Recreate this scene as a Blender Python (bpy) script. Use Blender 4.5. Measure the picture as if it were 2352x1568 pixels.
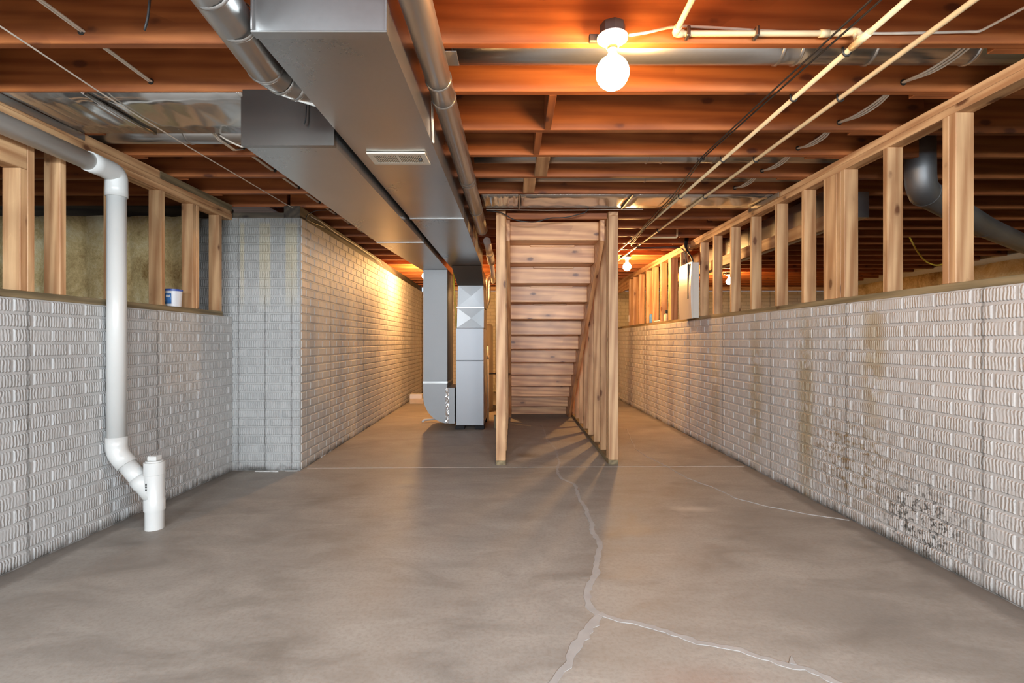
import bpy, bmesh, math, random
from mathutils import Vector, Matrix, Euler
random.seed(7)
for o in list(bpy.data.objects): bpy.data.objects.remove(o, do_unlink=True)
S = bpy.context.scene
C = S.collection
PI = math.pi

# ------------------------------------------------------------------ camera, light, exposure
F, VX, HY, CH = 1150.0, 1181.0, 784.0, 1.12      # focal length (px), vanishing point, horizon, camera height
cam_d = bpy.data.cameras.new('camera'); cam = bpy.data.objects.new('camera', cam_d); C.objects.link(cam)
cam_d.sensor_width = 36.0; cam_d.lens = 36.0*F/2352.0; cam_d.clip_start = 0.02
cam_d.shift_x = -(VX-1176.0)/2352.0
cam.location = (0, 0, CH); cam.rotation_euler = (PI/2, 0, 0)
S.camera = cam
S.view_settings.view_transform = 'Standard'; S.view_settings.look = 'None'
S.view_settings.gamma = 1.0; S.view_settings.use_curve_mapping = False
S.view_settings.exposure = 0.0
W = bpy.data.worlds.new('world'); S.world = W; W.use_nodes = True
W.node_tree.nodes['Background'].inputs[0].default_value = (0.75, 0.87, 1.0, 1)
W.node_tree.nodes['Background'].inputs[1].default_value = 1.0

def area_light(name, loc, rot, sx, sy, power, col):
    d = bpy.data.lights.new(name, 'AREA'); d.shape = 'RECTANGLE'; d.size = sx; d.size_y = sy
    d.energy = power; d.color = col
    o = bpy.data.objects.new(name, d); C.objects.link(o); o.location = loc; o.rotation_euler = rot
    return o
# daylight in the two windows of the wall behind the camera
DAY = (0.80, 0.91, 1.0)
area_light('daylight_window_left', (-1.25, -3.12, 1.96), (PI/2-0.25, 0, 0), 1.5, 0.46, 205, DAY)
area_light('daylight_window_right', (1.15, -3.12, 1.96), (PI/2-0.25, 0, 0), 1.5, 0.46, 205, DAY)
# added fill light; the side windows behind the camera are made up for it
area_light('fill_side_left', (-2.40, -1.4, 1.95), (PI/2-0.25, 0, -PI/2), 1.9, 0.36, 190, DAY)
area_light('fill_side_right', (2.13, -1.4, 1.95), (PI/2-0.25, 0, PI/2), 1.9, 0.36, 190, DAY)
BULB_COL = (1.0, 0.54, 0.19)
BULB_W = {'near': 235.0, 'far': 1050.0, 'room': 650.0, 'left': 1450.0}

# ------------------------------------------------------------------ helpers
MW = {}
def P(px, py, Y):
    'photo pixel + known distance from the camera plane -> world point'
    return Vector(((px-VX)*Y/F, Y, CH+(HY-py)*Y/F))
def PZ(px, py, z):
    'photo pixel + known height'
    Y = (z-CH)*F/(HY-py); return Vector(((px-VX)*Y/F, Y, z))

def thing(name, label, cat, loc=(0,0,0), rz=0.0, group=None):
    o = bpy.data.objects.new(name, None); C.objects.link(o)
    o.empty_display_size = 0.05
    o.location = loc; o.rotation_euler = (0,0,rz); o['label'] = label; o['category'] = cat
    if group: o['group'] = group
    MW[o] = Matrix.Translation(Vector(loc)) @ Matrix.Rotation(rz, 4, 'Z')
    return o
def tag(o, label, cat, group=None):
    o['label'] = label; o['category'] = cat
    if group: o['group'] = group
    return o
def attach(o, parent, local):
    C.objects.link(o)
    if parent is not None:
        o.parent = parent
        if not local:
            M = MW.get(parent)
            if M is not None: o.matrix_parent_inverse = M.inverted()
def new(name, me, mat, parent=None, local=False, loc=(0,0,0), rot=(0,0,0)):
    o = bpy.data.objects.new(name, me); o.location = loc; o.rotation_euler = rot
    if mat is not None and not me.materials: me.materials.append(mat)
    attach(o, parent, local)
    MW.setdefault(o, (MW[parent] if (local and parent in MW) else Matrix.Identity(4)) @ Matrix.LocRotScale(Vector(loc), Euler(rot), None))
    return o
def mesh(name, vs, fs, smooth=False):
    me = bpy.data.meshes.new(name); me.from_pydata([tuple(v) for v in vs], [], fs); me.update()
    if smooth: me.polygons.foreach_set('use_smooth', [True]*len(me.polygons))
    return me
BOX = {}
def box_mesh(a, b, c, bev, mat):
    k = (round(a,4), round(b,4), round(c,4), bev, mat.name)
    if k in BOX: return BOX[k]
    bm = bmesh.new(); bmesh.ops.create_cube(bm, size=1.0)
    for v in bm.verts: v.co = Vector((v.co.x*a, v.co.y*b, v.co.z*c))
    if bev > 0: bmesh.ops.bevel(bm, geom=bm.edges[:], offset=min(bev, 0.3*min(a,b,c)), segments=1, affect='EDGES')
    me = bpy.data.meshes.new('box'); bm.to_mesh(me); bm.free(); me.materials.append(mat)
    BOX[k] = me; return me
def box(name, lo, hi, mat, parent=None, local=False, bev=0.0025):
    d = [hi[i]-lo[i] for i in range(3)]; c = [(hi[i]+lo[i])/2 for i in range(3)]
    ax = d.index(max(d))
    if ax == 0: me, rot = box_mesh(d[0], d[1], d[2], bev, mat), (0,0,0)
    elif ax == 1: me, rot = box_mesh(d[1], d[0], d[2], bev, mat), (0,0,PI/2)
    else: me, rot = box_mesh(d[2], d[1], d[0], bev, mat), (0,-PI/2,0)
    return new(name, me, None, parent, local, c, rot)
def board(name, p0, p1, w, t, mat, parent=None, up=(0,0,1), bev=0.0025):
    'bar from p0 to p1; w measured along "up", t across'
    p0, p1 = Vector(p0), Vector(p1); x = (p1-p0); L = x.length; x.normalize()
    y = Vector(up).cross(x).normalized(); z = x.cross(y)
    M = Matrix((x, y, z)).transposed()
    return new(name, box_mesh(L, t, w, bev, mat), None, parent, False, (p0+p1)/2, M.to_euler())
def fillet(pts, rad, seg=6):
    pts = [Vector(p) for p in pts]
    if len(pts) < 3 or rad <= 0: return pts
    out = [pts[0]]
    for i in range(1, len(pts)-1):
        a, b, c = pts[i-1], pts[i], pts[i+1]
        u = (a-b); v = (c-b); r = min(rad, u.length*0.45, v.length*0.45)
        u.normalize(); v.normalize(); s = b+u*r; e = b+v*r
        for k in range(seg+1):
            t = k/seg; out.append(s*(1-t)**2 + b*2*t*(1-t) + e*t*t)
    out.append(pts[-1]); return out
def tube_data(pts, r, n=12, caps=True):
    pts = [Vector(p) for p in pts]; N = len(pts)
    rs = r if isinstance(r, (list, tuple)) else [r]*N
    tg = []
    for i in range(N):
        a = pts[max(i-1,0)]; b = pts[min(i+1,N-1)]; d = b-a
        if d.length < 1e-9: d = tg[-1] if tg else Vector((0,0,1))
        tg.append(d.normalized())
    ref = Vector((0,0,1)) if abs(tg[0].z) < 0.9 else Vector((1,0,0))
    u = tg[0].cross(ref).normalized(); vs = []; fs = []
    for i in range(N):
        u = (u - tg[i]*u.dot(tg[i])).normalized(); w = tg[i].cross(u)
        for k in range(n):
            a = 2*PI*k/n; vs.append(pts[i]+(u*math.cos(a)+w*math.sin(a))*rs[i])
    for i in range(N-1):
        for k in range(n):
            k2 = (k+1) % n
            fs.append((i*n+k, i*n+k2, (i+1)*n+k2, (i+1)*n+k))
    if caps:
        fs.append(tuple(range(n-1,-1,-1))); fs.append(tuple((N-1)*n+k for k in range(n)))
    return vs, fs
def tube(name, pts, r, mat, parent=None, n=12, caps=True, smooth=True):
    vs, fs = tube_data(pts, r, n, caps)
    o0 = Vector(vs[0]); 
    c = sum((Vector(p) for p in pts), Vector())/len(pts)
    me = mesh(name, [v-c for v in vs], fs)
    for p in me.polygons: p.use_smooth = smooth and len(p.vertices) == 4
    return new(name, me, mat, parent, False, c)
def lathe(name, prof, base, mat, parent=None, n=24, axis=(0,0,1), smooth=True):
    'prof: list of (r, h) along axis from base'
    ax = Vector(axis).normalized(); base = Vector(base)
    ref = Vector((1,0,0)) if abs(ax.x) < 0.9 else Vector((0,1,0))
    u = ax.cross(ref).normalized(); w = ax.cross(u); vs = []; fs = []
    for r, h in prof:
        for k in range(n):
            a = 2*PI*k/n; vs.append((u*math.cos(a)+w*math.sin(a))*max(r,1e-4)+ax*h)
    for i in range(len(prof)-1):
        for k in range(n):
            k2 = (k+1) % n; fs.append((i*n+k, i*n+k2, (i+1)*n+k2, (i+1)*n+k))
    fs.append(tuple(range(n-1,-1,-1))); fs.append(tuple((len(prof)-1)*n+k for k in range(n)))
    me = mesh(name, vs, fs)
    for p in me.polygons: p.use_smooth = smooth and len(p.vertices) == 4
    if smooth:
        try: me.set_sharp_from_angle(angle=math.radians(40))
        except Exception: pass
    return new(name, me, mat, parent, False, base)

# ------------------------------------------------------------------ materials
def material(name):
    m = bpy.data.materials.new(name); m.use_nodes = True
    return m, m.node_tree, m.node_tree.nodes['Principled BSDF']
def nd(t, typ, **kw):
    n = t.nodes.new(typ)
    for k, v in kw.items(): setattr(n, k, v)
    return n
def ln(t, a, b): t.links.new(a, b)
def ramp(t, fac, stops):
    r = nd(t, 'ShaderNodeValToRGB'); e = r.color_ramp.elements
    while len(e) < len(stops): e.new(0.5)
    for i, (p, c) in enumerate(stops):
        e[i].position = p; e[i].color = (c[0], c[1], c[2], 1) if not isinstance(c, (int, float)) else (c, c, c, 1)
    ln(t, fac, r.inputs[0]); return r.outputs[0]
def noise(t, vec, scale, detail=4, rough=0.55, dist=0.0):
    n = nd(t, 'ShaderNodeTexNoise'); n.inputs['Scale'].default_value = scale; n.inputs['Detail'].default_value = detail
    n.inputs['Roughness'].default_value = rough; n.inputs['Distortion'].default_value = dist
    if vec is not None: ln(t, vec, n.inputs['Vector'])
    return n.outputs['Fac']
def mixc(t, fac, a, b, mode='MIX'):
    m = nd(t, 'ShaderNodeMix', data_type='RGBA', blend_type=mode)
    for s, v in ((m.inputs['Factor'], fac), (m.inputs[6], a), (m.inputs[7], b)):
        if isinstance(v, (int, float)): s.default_value = v
        elif isinstance(v, (tuple, list)): s.default_value = (v[0], v[1], v[2], 1)
        else: ln(t, v, s)
    return m.outputs[2]
def mth(t, op, a, b=None, c=None, clamp=False):
    m = nd(t, 'ShaderNodeMath', operation=op, use_clamp=clamp)
    for i, v in enumerate((a, b, c)):
        if v is None: continue
        if isinstance(v, (int, float)): m.inputs[i].default_value = v
        else: ln(t, v, m.inputs[i])
    return m.outputs[0]
def scaled(t, vec, sc):
    m = nd(t, 'ShaderNodeMapping'); m.inputs['Scale'].default_value = sc; ln(t, vec, m.inputs['Vector']); return m.outputs[0]
def bump(t, bsdf, h, strength, dist=0.01):
    b = nd(t, 'ShaderNodeBump'); b.inputs['Strength'].default_value = strength; b.inputs['Distance'].default_value = dist
    ln(t, h, b.inputs['Height']); ln(t, b.outputs[0], bsdf.inputs['Normal'])
def plain(name, col, rough=0.5, metal=0.0, var=0.12, vs=6.0):
    m, t, b = material(name)
    tc = nd(t, 'ShaderNodeTexCoord')
    n = noise(t, tc.outputs['Object'], vs, 4)
    c = ramp(t, n, [(0.3, [x*(1-var) for x in col]), (0.7, [min(1, x*(1+var)) for x in col])])
    ln(t, c, b.inputs['Base Color']); b.inputs['Roughness'].default_value = rough; b.inputs['Metallic'].default_value = metal
    return m
def wood(name, lo, hi, knot, rough=0.55, knots=True):
    m, t, b = material(name)
    tc = nd(t, 'ShaderNodeTexCoord'); oi = nd(t, 'ShaderNodeObjectInfo')
    off = nd(t, 'ShaderNodeCombineXYZ'); r100 = mth(t, 'MULTIPLY', oi.outputs['Random'], 57.0)
    ln(t, r100, off.inputs[0]); ln(t, mth(t, 'MULTIPLY', oi.outputs['Random'], 13.0), off.inputs[1])
    va = nd(t, 'ShaderNodeVectorMath', operation='ADD'); ln(t, tc.outputs['Object'], va.inputs[0]); ln(t, off.outputs[0], va.inputs[1])
    v = va.outputs[0]
    # knots: sparse voronoi cells stretched along the board
    vo = nd(t, 'ShaderNodeTexVoronoi'); vo.inputs['Scale'].default_value = 1.0
    ln(t, scaled(t, v, (4.4, 9.0, 9.0)), vo.inputs['Vector'])
    kd = mth(t, 'ADD', vo.outputs['Distance'], mth(t, 'MULTIPLY', noise(t, v, 30, 2), 0.10))
    sep = nd(t, 'ShaderNodeSeparateColor'); ln(t, vo.outputs['Color'], sep.inputs[0])
    on = mth(t, 'GREATER_THAN', sep.outputs[0], 0.35)
    kmask = mth(t, 'MULTIPLY', on, ramp(t, kd, [(0.15, 1.0), (0.24, 0.0)]))
    khalo = mth(t, 'MULTIPLY', on, ramp(t, kd, [(0.15, 1.0), (0.62, 0.0)]))
    # long grain, bent around the knots
    g = nd(t, 'ShaderNodeTexNoise'); g.inputs['Detail'].default_value = 5; g.inputs['Scale'].default_value = 1.0; g.inputs['Roughness'].default_value = 0.6
    ln(t, scaled(t, v, (1.6, 42.0, 42.0)), g.inputs['Vector'])
    w = nd(t, 'ShaderNodeTexWave', wave_type='BANDS', bands_direction='DIAGONAL'); w.inputs['Scale'].default_value = 1.0
    w.inputs['Distortion'].default_value = 7.0; w.inputs['Detail'].default_value = 2.0; w.inputs['Detail Scale'].default_value = 0.8
    ln(t, scaled(t, v, (0.5, 9.0, 9.0)), w.inputs['Vector'])
    blot = noise(t, scaled(t, v, (2.2, 5.0, 5.0)), 1.0, 3)
    f = mth(t, 'ADD', mth(t, 'MULTIPLY', g.outputs['Fac'], 0.55), mth(t, 'MULTIPLY', w.outputs['Fac'], 0.22))
    f = mth(t, 'ADD', f, mth(t, 'MULTIPLY', blot, 0.35))
    col = ramp(t, f, [(0.40, lo), (0.70, hi)])
    bri = mth(t, 'ADD', mth(t, 'MULTIPLY', oi.outputs['Random'], 0.30), 0.85)
    hs = nd(t, 'ShaderNodeHueSaturation'); ln(t, bri, hs.inputs['Value']); ln(t, col, hs.inputs['Color'])
    col = hs.outputs[0]
    if knots:
        col = mixc(t, mth(t, 'MULTIPLY', khalo, 0.45), col, [x*0.62 for x in lo])
        col = mixc(t, kmask, col, knot)
    ln(t, col, b.inputs['Base Color']); b.inputs['Roughness'].default_value = rough
    bump(t, b, g.outputs['Fac'], 0.12, 0.003)
    return m
def metal(name, col, rough=0.36, spang=60.0):
    m, t, b = material(name)
    tc = nd(t, 'ShaderNodeTexCoord'); v = tc.outputs['Object']
    n = noise(t, v, 1.3, 2, 0.5, 0.2)
    f = mth(t, 'ADD', mth(t, 'MULTIPLY', noise(t, v, spang, 2), 0.10), mth(t, 'MULTIPLY', n, 0.9))
    ln(t, ramp(t, f, [(0.32, [x*0.82 for x in col]), (0.78, [min(1, x*1.1) for x in col])]), b.inputs['Base Color'])
    b.inputs['Metallic'].default_value = 0.92
    ln(t, ramp(t, f, [(0.3, rough-0.04), (0.8, rough+0.06)]), b.inputs['Roughness'])
    bump(t, b, noise(t, v, 1.6, 2), 0.25, 0.02)
    return m

M = {}
M['stud'] = wood('stud_pine', (0.38, 0.185, 0.080), (0.63, 0.385, 0.195), (0.13, 0.05, 0.02))
M['stair'] = wood('stair_fir', (0.42, 0.180, 0.075), (0.72, 0.385, 0.175), (0.12, 0.04, 0.018), 0.40)
M['joist'] = wood('joist_fir', (0.23, 0.062, 0.014), (0.37, 0.118, 0.030), (0.10, 0.025, 0.008), 0.6)
M['treated'] = wood('treated_lumber', (0.13, 0.095, 0.048), (0.27, 0.20, 0.105), (0.07, 0.035, 0.015), 0.7)
M['oldwood'] = wood('dark_weathered_lumber', (0.035, 0.026, 0.018), (0.085, 0.062, 0.04), (0.02, 0.012, 0.008), 0.8)
M['subfloor'] = wood('subfloor_plywood', (0.30, 0.13, 0.05), (0.42, 0.2, 0.085), (0.2, 0.08, 0.03), 0.7, False)
M['galv'] = metal('galvanised_steel', (0.50, 0.50, 0.49), 0.30)
M['galv_dark'] = metal('shaded_galvanised_steel', (0.26, 0.24, 0.215), 0.24)  # copy of galv with the shade on the caps put into its colour
M['galv_matte'] = metal('toned_galvanised_steel', (0.33, 0.335, 0.34), 0.58)  # galv darkened and roughened; dimmer light on front-facing sheets put into its colour
M['pan'] = metal('bright_sheet_metal', (0.66, 0.65, 0.62), 0.20, 25)
M['plenum'] = metal('plenum_sheet_metal', (0.33, 0.335, 0.34), 0.44)
M['foil'] = metal('foil_tape', (0.85, 0.85, 0.85), 0.18, 90)
M['furnace'] = plain('furnace_grey_enamel', (0.36, 0.37, 0.39), 0.42, 0.35, 0.03, 1.5)
M['pvc'] = plain('white_pvc', (0.60, 0.595, 0.57), 0.32, 0, 0.03, 3)
M['cpvc'] = plain('cream_cpvc', (0.70, 0.56, 0.34), 0.35, 0, 0.05, 8)
M['black'] = plain('black_plastic', (0.018, 0.017, 0.017), 0.5, 0, 0.2)
M['blackpad'] = plain('black_rubber', (0.01, 0.01, 0.011), 0.8, 0, 0.2)
M['nm'] = plain('white_cable_jacket', (0.62, 0.55, 0.46), 0.45, 0, 0.08, 20)
M['register'] = plain('beige_register_enamel', (0.62, 0.56, 0.46), 0.4, 0, 0.04)
M['panel'] = plain('beige_panel_enamel', (0.60, 0.56, 0.49), 0.38, 0.2, 0.04, 3)
M['porcelain'] = plain('white_porcelain', (0.82, 0.80, 0.76), 0.2, 0, 0.02)
M['brass'] = plain('lamp_socket_metal', (0.6, 0.42, 0.2), 0.3, 0.9, 0.05)
M['boxsteel'] = plain('dark_fixture_box', (0.05, 0.04, 0.035), 0.45, 0.3, 0.2)
M['blue'] = plain('blue_plastic', (0.03, 0.08, 0.36), 0.35, 0, 0.1)
M['labelblue'] = plain('blue_label', (0.06, 0.20, 0.50), 0.4, 0, 0.15, 40)
M['tubwhite'] = plain('white_plastic', (0.66, 0.67, 0.70), 0.35, 0, 0.03)
M['heater'] = plain('water_heater_enamel', (0.26, 0.22, 0.18), 0.4, 0.1, 0.06)
M['cardboard'] = plain('pale_cardboard', (0.56, 0.46, 0.34), 0.8, 0, 0.08, 10)
M['gap_shade'] = plain('recess_shade', (0.02, 0.018, 0.016), 0.8, 0, 0.1)  # near-black colour painted in for the shade inside holes and slots
M['yellow'] = plain('yellow_tube', (0.75, 0.48, 0.05), 0.4, 0, 0.05)
M['blade'] = plain('beige_louver', (0.45, 0.36, 0.25), 0.5, 0, 0.05)
M['joint'] = plain('joint_filler', (0.42, 0.36, 0.31), 0.85, 0, 0.1, 30)
M['crack'] = plain('grey_crack_sealant', (0.345, 0.322, 0.302), 0.8, 0, 0.10, 9)
M['salt'] = plain('white_efflorescence', (0.55, 0.54, 0.52), 0.95, 0, 0.25, 40)

def emit(name, col, st):
    m, t, b = material(name)
    b.inputs['Base Color'].default_value = (0.9, 0.85, 0.75, 1); b.inputs['Roughness'].default_value = 0.2
    b.inputs['Emission Color'].default_value = (*col, 1); b.inputs['Emission Strength'].default_value = st
    return m

def concrete_floor():
    m, t, b = material('concrete_slab')
    g = nd(t, 'ShaderNodeNewGeometry'); v = g.outputs['Position']
    big = noise(t, v, 0.55, 6, 0.6, 0.6); mid = noise(t, scaled(t, v, (1.0, 2.2, 1.0)), 2.3, 6, 0.65, 0.8); fine = noise(t, v, 60, 3, 0.6)
    f = mth(t, 'ADD', mth(t, 'MULTIPLY', big, 0.55), mth(t, 'MULTIPLY', mid, 0.45))
    c = ramp(t, f, [(0.34, (0.195, 0.170, 0.146)), (0.47, (0.288, 0.258, 0.225)), (0.64, (0.385, 0.350, 0.308))])
    c = mixc(t, ramp(t, fine, [(0.35, 0.28), (0.55, 0.0)]), c, (0.20, 0.155, 0.12))
    # dark damp smudges
    sm = noise(t, scaled(t, v, (0.7, 1.6, 1)), 1.1, 7, 0.7, 1.2)
    c = mixc(t, ramp(t, sm, [(0.54, 0.0), (0.72, 0.5)]), c, (0.15, 0.125, 0.10))
    # oily patch near the stairs and the grey scuffs by the right wall
    def spot(x, y, rx, ry, lo, hi):
        d = nd(t, 'ShaderNodeVectorMath', operation='SUBTRACT'); ln(t, v, d.inputs[0]); d.inputs[1].default_value = (x, y, 0)
        s = scaled(t, d.outputs[0], (1/rx, 1/ry, 0)); l = nd(t, 'ShaderNodeVectorMath', operation='LENGTH'); ln(t, s, l.inputs[0])
        return ramp(t, mth(t, 'ADD', l.outputs['Value'], mth(t, 'MULTIPLY', mth(t, 'SUBTRACT', noise(t, v, 7, 5, 0.7), 0.5), 1.1)), [(lo, 1.0), (hi, 0.0)])
    c = mixc(t, mth(t, 'MULTIPLY', spot(0.11, 4.93, 0.16, 0.13, 0.3, 1.0), 0.75), c, (0.14, 0.10, 0.065))
    c = mixc(t, mth(t, 'MULTIPLY', spot(1.45, 2.05, 0.5, 0.35, 0.2, 1.0), 0.45), c, (0.17, 0.15, 0.13))
    c = mixc(t, mth(t, 'MULTIPLY', spot(0.62, 1.62, 0.30, 0.16, 0.2, 1.0), 0.30), c, (0.30, 0.17, 0.12))
    c = mixc(t, mth(t, 'MULTIPLY', spot(1.2, 3.35, 0.20, 0.08, 0.2, 1.0), 0.45), c, (0.60, 0.53, 0.46))
    # grime along the foot of the walls
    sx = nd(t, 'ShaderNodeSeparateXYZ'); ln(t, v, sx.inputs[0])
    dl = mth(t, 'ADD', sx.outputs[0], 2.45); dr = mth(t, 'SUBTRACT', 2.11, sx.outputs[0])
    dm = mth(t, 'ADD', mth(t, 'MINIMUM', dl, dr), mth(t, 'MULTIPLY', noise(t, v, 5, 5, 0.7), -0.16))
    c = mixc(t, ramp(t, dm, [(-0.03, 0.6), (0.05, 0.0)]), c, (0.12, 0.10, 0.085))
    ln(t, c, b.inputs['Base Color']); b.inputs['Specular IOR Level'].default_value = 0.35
    ln(t, ramp(t, mid, [(0.3, 0.48), (0.7, 0.66)]), b.inputs['Roughness'])
    bump(t, b, mth(t, 'ADD', mth(t, 'MULTIPLY', fine, 0.3), big), 0.10, 0.02)
    return m
M['floor'] = concrete_floor()

def brick_paint(name, ribs, base, axis, line0, pitch=0.914, stain=None, stripes=None):
    m, t, b = material(name)
    tc = nd(t, 'ShaderNodeTexCoord'); g = nd(t, 'ShaderNodeNewGeometry'); pos = g.outputs['Position']
    sp = nd(t, 'ShaderNodeSeparateXYZ'); ln(t, pos, sp.inputs[0])
    along = sp.outputs[axis]; z = sp.outputs[2]
    n1 = noise(t, pos, 1.6, 6, 0.65); n2 = noise(t, pos, 14, 5, 0.7); n3 = noise(t, pos, 70, 2)
    f = mth(t, 'ADD', mth(t, 'MULTIPLY', n1, 0.6), mth(t, 'MULTIPLY', n2, 0.4))
    c = ramp(t, f, [(0.30, [x*0.80 for x in base]), (0.52, base), (0.75, [x*1.10 for x in base])])
    # dark form-panel joints, running straight up the pour
    fr = mth(t, 'FRACT', mth(t, 'DIVIDE', mth(t, 'SUBTRACT', along, line0), pitch))
    dd = mth(t, 'MULTIPLY', mth(t, 'MINIMUM', fr, mth(t, 'SUBTRACT', 1.0, fr)), pitch)
    dd = mth(t, 'ADD', dd, mth(t, 'MULTIPLY', mth(t, 'SUBTRACT', n2, 0.5), 0.012))
    lm = mth(t, 'MULTIPLY', ramp(t, dd, [(0.003, 1.0), (0.011, 0.0)]), ramp(t, n2, [(0.40, 0.35), (0.62, 0.95)]))
    c = mixc(t, mth(t, 'MULTIPLY', lm, 0.9), c, (0.085, 0.08, 0.072))
    # mouldy specks
    spk = mth(t, 'MULTIPLY', ramp(t, noise(t, pos, 42, 4, 0.7), [(0.64, 0.0), (0.70, 1.0)]), ramp(t, noise(t, pos, 2.4, 3), [(0.46, 0.0), (0.62, 1.0)]))
    c = mixc(t, mth(t, 'MULTIPLY', spk, 0.55), c, (0.08, 0.075, 0.065))
    # grime and salt at the foot
    zz = mth(t, 'ADD', z, mth(t, 'MULTIPLY', n2, -0.09))
    c = mixc(t, mth(t, 'MULTIPLY', ramp(t, mth(t, 'ADD', zz, 0.1), [(0.068, 0.9), (0.105, 0.0)]), ramp(t, noise(t, pos, 4.5, 4, 0.7), [(0.36, 0.25), (0.56, 1.0)])), c, (0.09, 0.085, 0.075))
    if stain:
        for (a0, z0, ra, rz, col, amt, sc, lo) in stain:
            ea = mth(t, 'DIVIDE', mth(t, 'SUBTRACT', along, a0), ra); ez = mth(t, 'DIVIDE', mth(t, 'SUBTRACT', z, z0), rz)
            e = mth(t, 'SQRT', mth(t, 'ADD', mth(t, 'MULTIPLY', ea, ea), mth(t, 'MULTIPLY', ez, ez)))
            k = mth(t, 'MULTIPLY', ramp(t, e, [(0.35, 1.0), (1.0, 0.0)]), ramp(t, noise(t, pos, sc, 5, 0.7), [(lo, 0.0), (lo+0.09, 1.0)]))
            c = mixc(t, mth(t, 'MULTIPLY', k, amt), c, col)
    if stripes:
        hz = ramp(t, mth(t, 'ADD', z, mth(t, 'MULTIPLY', n1, 0.25)), [(0.0, 0.0), (1.0, 0.0)])
        hz = ramp(t, mth(t, 'DIVIDE', mth(t, 'ADD', z, mth(t, 'MULTIPLY', n1, 0.25)), 2.5), [(0.60, 0.0), (0.82, 0.75)])
        top = ramp(t, mth(t, 'DIVIDE', z, 2.5), [(0.856, 1.0), (0.862, 0.0)])
        for (c0, hw) in stripes:
            e = mth(t, 'ADD', mth(t, 'ABSOLUTE', mth(t, 'SUBTRACT', along, c0)), mth(t, 'MULTIPLY', mth(t, 'SUBTRACT', n2, 0.5), 0.014))
            k = mth(t, 'MULTIPLY', ramp(t, e, [(hw-0.004, 1.0), (hw+0.004, 0.0)]), hz)
            k = mth(t, 'MULTIPLY', k, top)
            c = mixc(t, k, c, (0.62, 0.52, 0.33))
        upper_shade = ramp(t, mth(t, 'DIVIDE', mth(t, 'ADD', z, mth(t, 'MULTIPLY', n1, 0.5)), 2.5), [(0.72, 0.0), (0.92, 0.72)])  # shade over the upper wall, put into the paint colour
        c = mixc(t, mth(t, 'MULTIPLY', upper_shade, 0.9), c, (0.16, 0.15, 0.125))
    ln(t, c, b.inputs['Base Color']); b.inputs['Roughness'].default_value = 0.62
    if ribs:
        oi = nd(t, 'ShaderNodeObjectInfo'); cb = nd(t, 'ShaderNodeCombineXYZ')
        ln(t, mth(t, 'MULTIPLY', oi.outputs['Random'], 41.0), cb.inputs[0]); ln(t, mth(t, 'MULTIPLY', oi.outputs['Random'], 17.0), cb.inputs[2])
        va = nd(t, 'ShaderNodeVectorMath', operation='ADD'); ln(t, tc.outputs['Object'], va.inputs[0]); ln(t, cb.outputs[0], va.inputs[1])
        w = nd(t, 'ShaderNodeTexWave', wave_type='BANDS', bands_direction='X', wave_profile='SIN')
        w.inputs['Scale'].default_value = 20.0; w.inputs['Distortion'].default_value = 3.4
        w.inputs['Detail'].default_value = 2.0; w.inputs['Detail Scale'].default_value = 1.2; w.inputs['Detail Roughness'].default_value = 0.6
        ln(t, va.outputs[0], w.inputs['Vector'])
        am = ramp(t, noise(t, va.outputs[0], 9, 3), [(0.34, 0.15), (0.55, 1.0)])
        h = mth(t, 'ADD', mth(t, 'MULTIPLY', w.outputs['Fac'], am), mth(t, 'MULTIPLY', n3, 0.25))
        bump(t, b, h, 0.55, 0.006)
    else:
        bump(t, b, n3, 0.4, 0.004)
    return m
GREY = (0.47, 0.455, 0.44)
RST = [(2.62, 0.18, 0.40, 0.30, (0.05, 0.047, 0.042), 0.95, 46, 0.50), (2.55, 0.40, 0.75, 0.55, (0.10, 0.095, 0.085), 0.85, 60, 0.58),
       (3.15, 0.38, 0.55, 0.40, (0.20, 0.13, 0.055), 0.85, 26, 0.50), (3.62, 0.65, 0.13, 0.9, (0.31, 0.235, 0.125), 0.75, 6, 0.38),
       (4.35, 0.65, 0.16, 0.9, (0.33, 0.25, 0.14), 0.65, 6, 0.40), (2.95, 1.05, 0.13, 0.6, (0.33, 0.25, 0.14), 0.70, 6, 0.38), (5.2, 0.65, 0.16, 0.9, (0.33, 0.25, 0.14), 0.5, 6, 0.40)]
M['brick_r'] = brick_paint('painted_brick_right', True, (0.49, 0.465, 0.44), 1, 2.27, stain=RST)
M['mort_r'] = brick_paint('painted_mortar_right', False, (0.47, 0.445, 0.42), 1, 2.27, stain=RST)
M['brick_l'] = brick_paint('painted_brick_left', True, (0.46, 0.455, 0.445), 1, 2.52)
M['mort_l'] = brick_paint('painted_mortar_left', False, (0.44, 0.435, 0.425), 1, 2.52)
STR = [(-2.362, 0.018), (-2.165, 0.048), (-1.935, 0.05)]
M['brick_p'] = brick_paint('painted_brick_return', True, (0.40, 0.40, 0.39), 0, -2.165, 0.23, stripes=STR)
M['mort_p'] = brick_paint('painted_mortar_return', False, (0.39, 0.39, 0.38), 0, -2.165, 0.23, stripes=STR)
M['brick_f'] = brick_paint('painted_brick_far', True, (0.48, 0.455, 0.42), 1, 5.1, 0.6)
M['mort_f'] = brick_paint('painted_mortar_far', False, (0.40, 0.375, 0.34), 1, 5.1, 0.6)
M['brick_b'] = brick_paint('painted_brick_back', True, (0.58, 0.52, 0.40), 0, 0.1)
M['mort_b'] = brick_paint('painted_mortar_back', False, (0.46, 0.41, 0.31), 0, 0.1)

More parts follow.
